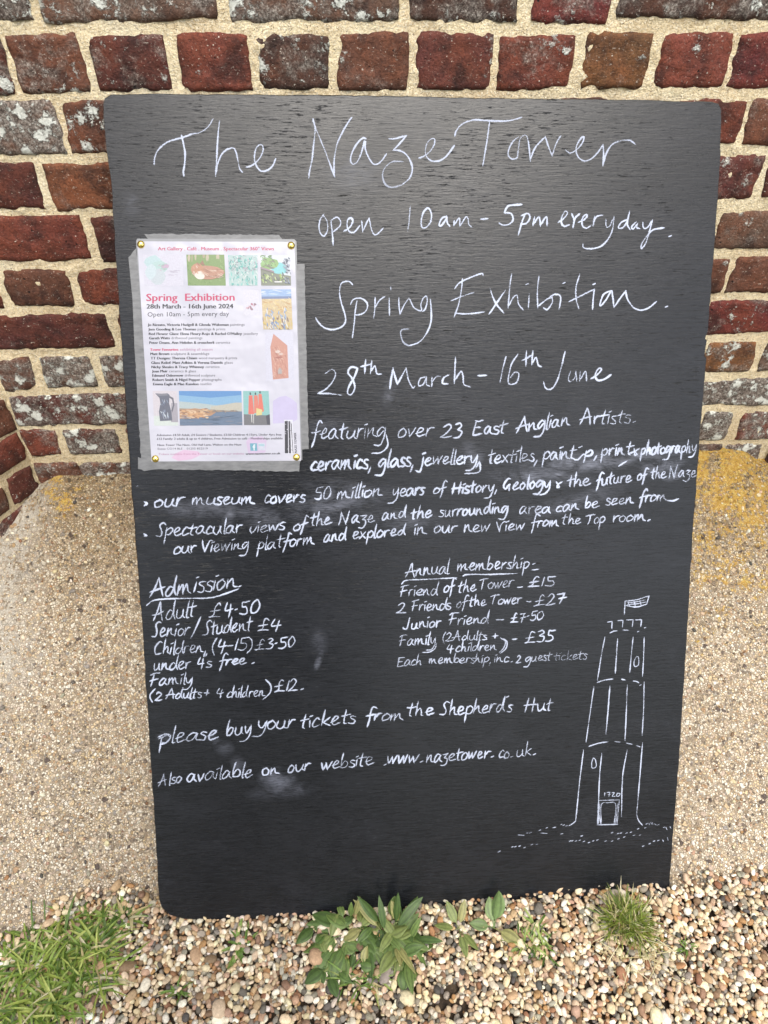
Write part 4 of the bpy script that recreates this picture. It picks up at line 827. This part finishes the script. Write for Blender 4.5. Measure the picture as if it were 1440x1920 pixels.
picture([(488, 479), (544, 479), (546, 536), (490, 536)], [(.62, .66, .72), (blob(.6, .45, .28, .2), (.22, .58, .62)), (blob(.3, .28, .3, .2), (.25, .42, .14)), ([(0, .4), (.5, .6), (1, .68), (1, 1), (0, 1)], (.20, .22, .16))]+dabs(50, (0, 0, .45, .45), [(.12, .25, .08), (.3, .5, .2), (.2, .2, .15)], .07, .02, .5)+dabs(40, (0, .6, .8, .9), [(.3, .42, .1), (.5, .6, .3), (.1, .12, .1)], .06, .02, 1.2)+dabs(36, (.78, .1, 1, .95), [(.08, .1, .14), (.3, .34, .42)], .06, .02, .8)+[([(0, .38), (.45, .52), (.45, .58), (0, .45)], (.3, .24, .26)), ([(.45, .86), (.7, .86), (.7, .9), (.45, .9)], (.8, .8, .8))])
picture([(456, 544), (485, 544), (487, 592), (457, 592)], [(.64, .63, .71)]+dabs(10, (.2, .55, .8, .75), [(.40, .14, .2), (.3, .18, .22), (.6, .4, .45)], .08, .04, .2))
picture([(490, 543), (546, 543), (549, 618), (494, 618)], [(.60, .48, .28), ([(0, 0), (1, 0), (1, .18), (0, .2)], (.28, .42, .66)), ([(0, .18), (1, .17), (1, .23), (0, .24)], (.16, .22, .38))]+dabs(10, (0, .03, 1, .15), [(.4, .55, .75), (.6, .66, .78)], .14, .012, 0, .1)+dabs(70, (0, .25, 1, .6), [(.68, .52, .24), (.55, .36, .16), (.72, .6, .36)], .08, .015, .3)+dabs(60, (.1, .5, .8, 1), [(.20, .30, .5), (.3, .42, .6), (.7, .66, .6)], .07, .02, 1.2)+dabs(40, (0, .7, 1, 1), [(.66, .5, .15), (.25, .16, .12), (.7, .66, .55)], .06, .02, 1))
picture([(497, 624), (550, 622), (552, 713), (499, 715)], [(.60, .60, .70), ([(.30, .03), (.78, .28), (.80, .95), (.25, .97), (.18, .3)], (.55, .27, .20))]+dabs(70, (.26, .3, .74, .92), [(.62, .34, .26), (.45, .2, .15), (.66, .42, .34)], .06, .01, 1)+[(blob(.44, .40, .09, .03), (.68, .55, .5)), (blob(.55, .45, .08, .025), (.66, .5, .44)), (blob(.48, .52, .12, .02), (.4, .15, .12)), ([(.43, .78), (.5, .72), (.57, .78), (.57, .86), (.43, .86)], (.42, .38, .36))])
picture([(287, 733), (332, 733), (335, 798), (290, 798)], [(.60, .56, .60), ([(0, .72), (1, .72), (1, 1), (0, 1)], (.60, .66, .62)), ([(.75, .35), (1, .35), (1, .9), (.7, .9)], (.36, .34, .38)), ([(.10, .07), (.35, .08), (.62, .07), (.70, .12), (.66, .35), (.74, .6), (.76, .85), (.25, .87), (.22, .6), (.30, .35), (.27, .2)], (.11, .12, .16)), ([(.68, .14), (.85, .2), (.88, .4), (.78, .62), (.74, .56), (.82, .4), (.79, .25), (.67, .19)], (.12, .12, .15)), ([(.14, .09), (.6, .09), (.62, .13), (.25, .14)], (.22, .22, .25))]+dabs(22, (.3, .3, .62, .8), [(.28, .34, .46), (.5, .55, .62), (.08, .1, .16)], .07, .015, 1.3, .3))
picture([(336, 733), (453, 733), (455, 797), (338, 798)], [(.10, .27, .55), ([(0, .12), (.5, .2), (1, .12), (1, .6), (0, .6)], (.22, .42, .62)), ([(0, .3), (.35, .36), (.6, .42), (1, .34), (1, .6), (0, .6)], (.42, .50, .50)), ([(.5, .46), (.9, .34), (1, .34), (1, .58), (.5, .55)], (.50, .48, .40)), ([(0, .5), (.5, .54), (1, .6), (1, .66), (0, .66)], (.34, .26, .18)), ([(0, .62), (1, .6), (1, 1), (0, 1)], (.13, .19, .28)), ([(0, .55), (.25, .5), (.6, .6), (.5, .72), (.2, .8), (0, .8)], (.45, .26, .14))]+dabs(60, (0, .52, .45, .78), [(.62, .36, .18), (.7, .5, .32), (.3, .16, .1)], .04, .02, .3)+dabs(30, (.3, .55, .95, .62), [(.6, .42, .25), (.2, .18, .18)], .03, .008, 0)+dabs(40, (0, .7, 1, 1), [(.18, .25, .36), (.10, .15, .22), (.3, .3, .34)], .08, .007, 0, .1))
picture([(456, 733), (504, 733), (507, 797), (458, 797)], [(.25, .50, .48), ([(0, .68), (1, .72), (1, 1), (0, 1)], (.16, .16, .17)), ([(.22, .13), (.36, .13), (.40, .68), (.18, .68)], (.68, .16, .12)), ([(.42, .13), (.56, .13), (.60, .62), (.40, .66)], (.66, .20, .14)), ([(.60, .09), (.72, .09), (.78, .6), (.58, .64)], (.70, .17, .12)), (blob(.28, .08, .03, .04), (.05, .04, .05)), (blob(.48, .08, .03, .04), (.05, .04, .05)), (blob(.66, .04, .03, .04), (.05, .04, .05)), ([(.5, .5), (.72, .55), (.7, .7), (.48, .72)], (.66, .58, .25)), ([(.28, .68), (.32, .68), (.32, .92), (.29, .92)], (.6, .6, .58)), ([(.36, .68), (.39, .68), (.38, .95), (.36, .95)], (.6, .6, .58)), ([(.85, .72), (1, .68), (1, .98), (.88, .98)], (.06, .06, .08))])
WASH = mat_facecol('water_stain', .35, 60, .06, .5, .0001)
def wash(pts, col): 
    o = slab('water_stain', pts, ZP-.00003, .00001, None); o.data.materials.append(WASH)
    at = o.data.attributes.new('col', 'FLOAT_COLOR', 'FACE'); n = len(o.data.polygons); at.data.foreach_set('color', np.tile((*col, 1.), n).astype(np.float32))
PK = .72
wash([(512, 752), (524, 744), (536, 742), (548, 748), (557, 756), (558, 786), (548, 792), (512, 794)], (.325, .30, .42))
wash([(330, 850), (345, 843), (372, 846), (378, 852), (360, 861), (335, 864), (322, 858)], (.40, .29, .38))
wash([(462, 828), (468, 820), (492, 818), (500, 826), (498, 848), (466, 851)], (.355, .29, .39))
picture([(469, 831), (482, 831), (483, 845), (470, 845)], [(.14, .38, .48), ([(.55, .15), (.75, .15), (.75, .28), (.62, .3), (.62, .42), (.75, .42), (.72, .55), (.62, .55), (.62, .95), (.46, .95), (.46, .55), (.34, .55), (.34, .42), (.46, .42), (.46, .25)], (.75, .78, .8))])
picture([(484, 830), (497, 830), (498, 844), (485, 844)], [(.56, .58, .68), (blob(.5, .3, .45, .16), (.36, .56, .62)), (blob(.45, .65, .16, .16), (.62, .62, .72))])
picture([(533, 787), (549, 787), (551, 851), (534, 851)], [(.72, .72, .80), ([(.06, .04), (.42, .03), (.40, .98), (.02, .98)], (.02, .02, .025)), ([(.5, .04), (.68, .04), (.70, .98), (.48, .98)], (.02, .02, .025)), ([(.74, .05), (.86, .12), (.96, .98), (.9, .98)], (.08, .08, .09))]+dabs(7, (.1, .1, .6, .9), [(.7, .7, .78)], .06, .008, 0)+dabs(8, (.75, .2, .92, .9), [(.7, .7, .78), (.1, .1, .1)], .06, .01, .5))
# brass drawing pins
M_brass = (lambda k: k.fin((.80, .62, .18), .22, None, .5, Metallic=1.0))(NT('polished_brass'))
for (px, py), lb in zip([(265, 459), (546, 461), (292, 860), (556, 857)], ['upper left', 'upper right', 'lower left', 'lower right']):
    p = on_board(px, py); prof = [(0, .0028), (.0022, .0025), (.0040, .0016), (.0050, .0003), (.0051, 0)]; V, F = [], []; n = 20
    for r, h in prof: V += [(r*math.cos(2*math.pi*i/n), r*math.sin(2*math.pi*i/n), h) for i in range(n)]
    for a in range(len(prof)-1):
        F += [(a*n+i, (a+1)*n+i, (a+1)*n+(i+1) % n, a*n+(i+1) % n) for i in range(n)]
    o = mesh('drawing_pin', V, F, M_brass, True); o.matrix_world = BM@Matrix.Translation((p[0], p[1], ZP+.0001))
    tag(o, 'brass drawing pin in the %s corner of the white notice' % lb, 'drawing pin', 'brass pins holding the notice')

# ---------------------------------------------------------------- plants
M_leaf = mat_facecol('leaf', .48, 160, .25, .45, .0006, .25)
def blade(V, F, Cc, base, az, lean, L, w, droop, col, segs=7, twist=0.):
    """one grass blade or leaf: a folded ribbon that rises and droops"""
    b0 = len(V); p = np.array(base, float); el = R(90)-lean
    d = np.array([math.cos(az), math.sin(az), 0]); side = np.array([-math.sin(az), math.cos(az), 0])
    for i in range(segs+1):
        t = i/segs; ww = w*(math.sin(math.pi*min(1, .22+t*.78))**.6 if t < 1 else .02)
        e = el-droop*t*1.6; tw = twist*t
        s2 = side*math.cos(tw)+np.array([0, 0, 1])*math.sin(tw)
        fold = np.array([0, 0, -.22*ww])
        V += [tuple(p-s2*ww*.5), tuple(p+fold), tuple(p+s2*ww*.5)]
        p = p+(d*math.cos(e)+np.array([0, 0, 1])*math.sin(e))*L/segs
        if p[2] < .004: p[2] = .004+random.random()*.004
    for i in range(segs):
        q = b0+3*i
        F += [(q, q+1, q+4, q+3), (q+1, q+2, q+5, q+4)]; cc = np.array(col)*random.uniform(.92, 1.08); Cc += [cc, cc]
GREENS = [(.085, .150, .022), (.12, .195, .034), (.16, .235, .05), (.06, .11, .02), (.20, .26, .06), (.26, .31, .09)]
STRAW = [(.55, .48, .26), (.62, .56, .36), (.42, .34, .16)]
GREENS = [tuple(x*1.25 for x in c) for c in GREENS]
def tuft(name, label, cat, centres, n, L, w, spread, greens, straw=.12, lean=(20, 80), droop=(.3, 1.3), group=None, segs=7):
    V, F, Cc = [], [], []
    for _ in range(n):
        cx, cy = random.choice(centres); a = random.uniform(0, 2*math.pi); rr = spread*math.sqrt(random.random())
        x, y = cx+rr*math.cos(a), cy+rr*math.sin(a)
        if y > -.60: y = -.60-random.random()*.02
        az = a+random.gauss(0, .7) if random.random() < .75 else random.uniform(0, 2*math.pi)
        col = random.choice(STRAW) if random.random() < straw else random.choice(greens)
        blade(V, F, Cc, (x, y, .002), az, R(random.uniform(*lean)), L*random.uniform(.5, 1.15), w*random.uniform(.6, 1.2), random.uniform(*droop), col, segs, random.gauss(0, .7))
    o = mesh(name, V, F, M_leaf, True, cols=Cc); tag(o, label, cat, group); return o
g = lambda px, py: tuple(on_ground(px, py)[:2])
tuft('grass_tuft', 'large sprawling clump of broad bladed green grass at the left edge of the gravel', 'grass tuft', [g(110, 1800), g(150, 1790), g(70, 1830), g(130, 1840), g(180, 1800), g(90, 1870), g(120, 1760), g(60, 1800), g(20, 1880), g(160, 1850), g(50, 1900), g(130, 1720), g(205, 1830), g(20, 1810), g(100, 1900), g(190, 1760), g(70, 1760)], 800, .060, .0036, .019, [tuple(min(.5, x*y) for x, y in zip(c, (1.15, 1.08, .9))) for c in GREENS], .15, (35, 88), (.4, 1.7))
tuft('grass_tuft', 'small bent grass clump on pebbles right of the sprawling grass, near the board corner', 'grass tuft', [g(225, 1700), g(165, 1712), g(235, 1725)], 46, .045, .0048, .012, GREENS, .25, (35, 85))
tuft('grass_tuft', 'spiky fine bladed yellow green grass tuft under the lower right corner of the blackboard', 'grass tuft', [g(1165, 1735), g(1180, 1725), g(1150, 1730), g(1190, 1745), g(1165, 1715)], 520, .046, .0017, .015, [(.22, .28, .04), (.17, .23, .035), (.30, .33, .07), (.12, .18, .03)], .22, (5, 75), (.1, .9), segs=5)
# broad leaved weeds: every leaf is a part
def leaf(par, base, az, lean, L, w, droop, col, stalk=.25, name='leaf'):
    nu, nv = 12, 6; V = []
    d = np.array([math.cos(az), math.sin(az), 0]); side = np.array([-math.sin(az), math.cos(az), 0]); z = np.array([0, 0, 1.])
    p = np.array(base, float); tw = random.gauss(0, .35); cur = random.uniform(-.2, .5)
    for i in range(nu+1):
        t = i/nu; e = R(90)-lean-droop*t*1.5
        u = max(0, (t-stalk)/(1-stalk)); ww = w*(.08 if t < stalk*.9 else .08*(1-u)+math.sin(math.pi*u**.8)**.8)
        s2 = side*math.cos(tw*t)+z*math.sin(tw*t); nn = np.cross(d*math.cos(e)+z*math.sin(e), s2)
        for j in range(nv+1):
            s = j/nv*2-1; rib = .04*ww*math.cos(s*math.pi*3)
            V.append(p+s2*s*ww*.5-nn*(cur*ww*.35*abs(s)-rib)*1)
        p = p+(d*math.cos(e)+z*math.sin(e))*L/nu
        if p[2] < .006: p[2] = .006
    idx = np.arange((nu+1)*(nv+1)).reshape(nu+1, nv+1); F = np.stack([idx[:-1, :-1].ravel(), idx[:-1, 1:].ravel(), idx[1:, 1:].ravel(), idx[1:, :-1].ravel()], 1)
    cc = []
    for i in range(nu):
        for j in range(nv): cc.append(np.array(col)*(1.2 if j in (0, 2, 3, 5) else .82)*random.uniform(.94, 1.06))
    return mesh(name, V, F, M_leaf, True, par, cols=cc)
def weed(name, label, cat, px, py, leaves, group=None, k=1.0):
    c = on_ground(px, py); t = empty(name, (c[0], c[1], 0)); tag(t, label, cat, group)
    for (dx, dy, az, lean, L, w, droop, col) in leaves:
        leaf(t, (dx, dy, .003), R(az), R(lean if lean < 30 else min(82, lean+12)), L*k, w*k, droop, col if random.random() < .88 else (.28, .27, .10))
    return t
PG = [(.090, .150, .034), (.068, .118, .028), (.125, .185, .048), (.18, .22, .065)]
def C_(): return random.choice(PG)
L1 = [(-.01, .02, 160, 50, .085, .034, .5, PG[1]), (.0, .02, 175, 60, .11, .038, .5, PG[0]), (.0, .015, 150, 35, .075, .030, .8, PG[2]), (.01, .015, -60, 55, .085, .036, .6, PG[0]), (.01, .02, -40, 45, .08, .036, .9, PG[1]),
      (-.01, .0, -110, 55, .09, .036, .6, PG[0]), (-.02, .0, -125, 60, .10, .034, .5, PG[0]), (-.01, -.01, -95, 60, .085, .03, .7, PG[2]), (0, .03, 80, 12, .06, .013, .2, PG[2]), (.005, .03, 60, 18, .07, .014, .3, PG[0]),
      (.02, .0, -80, 62, .09, .032, .5, PG[1]), (.03, 0, -55, 60, .09, .028, .6, PG[2]), (-.01, .01, 200, 62, .105, .032, .4, PG[2]), (.0, 0, -140, 65, .11, .03, .4, PG[3]), (.01, -.01, -20, 60, .08, .024, .5, PG[2])]
L1 += [(random.uniform(-.065, .08), random.uniform(-.045, .03), random.uniform(-170, 110), random.uniform(30, 72), random.uniform(.035, .075), random.uniform(.014, .030), random.uniform(.4, 1.2), C_()) for _ in range(60)]
weed('plantain_weed', 'large plantain weed with broad ribbed leaves at the foot of the blackboard', 'weed', 658, 1766, L1, k=.66)
L2 = [(random.uniform(-.02, .02), random.uniform(-.02, .02), random.uniform(20, 140), random.uniform(10, 50), random.uniform(.05, .085), random.uniform(.010, .020), random.uniform(.2, .6), C_()) for _ in range(12)]
L2 += [(random.uniform(-.02, .02), random.uniform(-.03, .02), random.uniform(-140, 40), random.uniform(30, 70), random.uniform(.04, .075), random.uniform(.010, .022), random.uniform(.3, .8), C_()) for _ in range(24)]
weed('narrow_leaved_weed', 'narrow leaved upright weed growing against the right side of the plantain', 'weed', 742, 1752, L2, k=.9)
tuft('grass_tuft', 'short green grass sprigs among pebbles just below the plantain weed', 'grass tuft', [g(650, 1838), g(675, 1842), g(700, 1842)], 40, .035, .003, .012, GREENS, .2, (40, 85))
sl_ = lambda n, a0, a1, L, w: [(0, 0, random.uniform(a0, a1), random.uniform(50, 74), L*random.uniform(.7, 1.1), w*random.uniform(.8, 1.1), .3, (.15, .22, .07)) for _ in range(n)]
weed('seedling_weed', 'small weed with slim pale spread leaves just right of the leafy weeds', 'weed', 860, 1745, [(0, 0, 115, 40, .045, .014, .3, PG[3]), (0, 0, 70, 35, .045, .012, .3, PG[3]), (0, 0, -80, 65, .042, .013, .3, PG[3]), (0, 0, -50, 65, .042, .012, .3, PG[3]), (0, 0, 170, 62, .04, .012, .3, PG[3])])
weed('dock_seedling', 'little dock seedling with three wide leaves touching the bottom edge of the blackboard', 'weed', 926, 1742, [(0, 0, 75, 30, .056, .024, .3, (.13, .20, .06)), (0, 0, -35, 60, .048, .019, .3, (.15, .22, .07)), (0, 0, 170, 60, .040, .017, .3, (.13, .19, .06)), (0, 0, 95, 40, .045, .02, .3, (.16, .23, .08))])
tuft('grass_tuft', 'sparse green sprigs in the gravel between the dock seedling and the spiky tuft', 'grass tuft', [g(985, 1768), g(1010, 1770), g(1005, 1745), g(1022, 1785), g(975, 1770)], 60, .030, .003, .010, GREENS, .12, (30, 85))
tuft('grass_tuft', 'single low flat green sprig lying on pebbles below the lower left part of the board', 'grass tuft', [g(445, 1778), g(460, 1778)], 12, .042, .0065, .006, GREENS[:3], .0, (70, 88))
tuft('grass_tuft', 'tiny dark green sprig in the gravel below centre left of the board', 'grass tuft', [g(335, 1858)], 14, .025, .003, .006, GREENS[:2], .0, (40, 85))
tuft('grass_tuft', 'tiny green sprig in the gravel right of the spiky tuft', 'grass tuft', [g(1287, 1778)], 14, .02, .0026, .006, GREENS[:2], .0, (30, 80))

# ---------------------------------------------------------------- the person taking the picture: only their dim reflection reaches the board
def person():
    DX = -.19
    t = empty('person', (0, -1.62, 0)); tag(t, 'person in dark outdoor clothes holding up a phone, dimly mirrored in the blackboard', 'person')
    J = {'pelvis': ((0, -1.62, .92), .235), 'waist': ((0, -1.61, 1.06), .23), 'chest': ((0, -1.60, 1.28), .245), 'neck0': ((0, -1.58, 1.44), .09), 'neck': ((0, -1.56, 1.50), .055), 'head0': ((0, -1.53, 1.57), .085), 'head1': ((0, -1.51, 1.64), .095), 'crown': ((0, -1.53, 1.71), .07)}
    E_ = [('pelvis', 'waist'), ('waist', 'chest'), ('chest', 'neck0'), ('neck0', 'neck'), ('neck', 'head0'), ('head0', 'head1'), ('head1', 'crown')]
    for s, q in ((-1, 'l'), (1, 'r')):
        J.update({'hip'+q: ((s*.10, -1.62, .86), .13), 'knee'+q: ((s*.12, -1.60, .47), .085), 'ank'+q: ((s*.13, -1.64, .09), .045), 'toe'+q: ((s*.15, -1.48, .045), .04),
                  'sh'+q: ((s*.19, -1.58, 1.39), .075), 'el'+q: ((s*.31, -1.50, 1.13), .065), 'wr'+q: ((s*.10, -1.25, 1.19), .032), 'hand'+q: ((s*.075, -1.18, 1.21), .034)})
        E_ += [('pelvis', 'hip'+q), ('hip'+q, 'knee'+q), ('knee'+q, 'ank'+q), ('ank'+q, 'toe'+q), ('chest', 'sh'+q), ('sh'+q, 'el'+q), ('el'+q, 'wr'+q), ('wr'+q, 'hand'+q)]
    ks = list(J); me = bpy.data.meshes.new('body'); me.from_pydata([J[k][0] for k in ks], [(ks.index(a), ks.index(b)) for a, b in E_], [])
    o = bpy.data.objects.new('body', me); C.objects.link(o)
    m = o.modifiers.new('s', 'SKIN'); m.use_smooth_shade = True
    sv = me.skin_vertices[0].data
    for i, k in enumerate(ks): sv[i].radius = (J[k][1], J[k][1]*(.72 if k in ('waist', 'chest', 'pelvis') else 1)); sv[i].use_root = (k == 'pelvis')
    for v_ in me.vertices: v_.co.x += DX; v_.co.y += .15*min(1, max(0, (-1.2-v_.co.y)/.3))
    sb = o.modifiers.new('d', 'SUBSURF'); sb.levels = 2; sb.render_levels = 2
    bpy.context.view_layer.update()
    m2 = bpy.data.meshes.new_from_object(o.evaluated_get(bpy.context.evaluated_depsgraph_get())); bpy.data.objects.remove(o)
    k = NT('dark_clothes_and_skin'); v = k.xyz(k.coord()); skin = k.math('MAXIMUM', k.mr(v[2], 1.49, 1.50), k.mr(v[1], -1.24, -1.235))
    mt = k.fin(k.mix(skin, (.020, .022, .028), (.40, .25, .18)), .8)
    m2.materials.clear(); m2.materials.append(mt); m2.polygons.foreach_set('use_smooth', np.ones(len(m2.polygons), bool))
    b = bpy.data.objects.new('body', m2); C.objects.link(b); b.parent = t; b.location = (0, 1.62, 0); m2.name = 'body'
person()

def straws(centres, n, label):
    V, F, Cc = [], [], []
    for _ in range(n):
        cx, cy = random.choice(centres); x, y = cx+random.gauss(0, .022), cy+random.gauss(0, .018)
        if y > -.615: y = -.62
        blade(V, F, Cc, (x, y, .008), random.uniform(0, 2*math.pi), R(random.uniform(80, 88)), random.uniform(.02, .06), .0012, .1, random.choice(STRAW), 5, random.gauss(0, .5))
    o = mesh('dry_straw', V, F, M_leaf, True, cols=Cc); tag(o, label, 'straw', kind='stuff')
straws([g(1150, 1800), g(1190, 1790), g(1230, 1780), g(1120, 1790)], 34, 'thin dry straws lying on the pebbles around the spiky grass tuft')
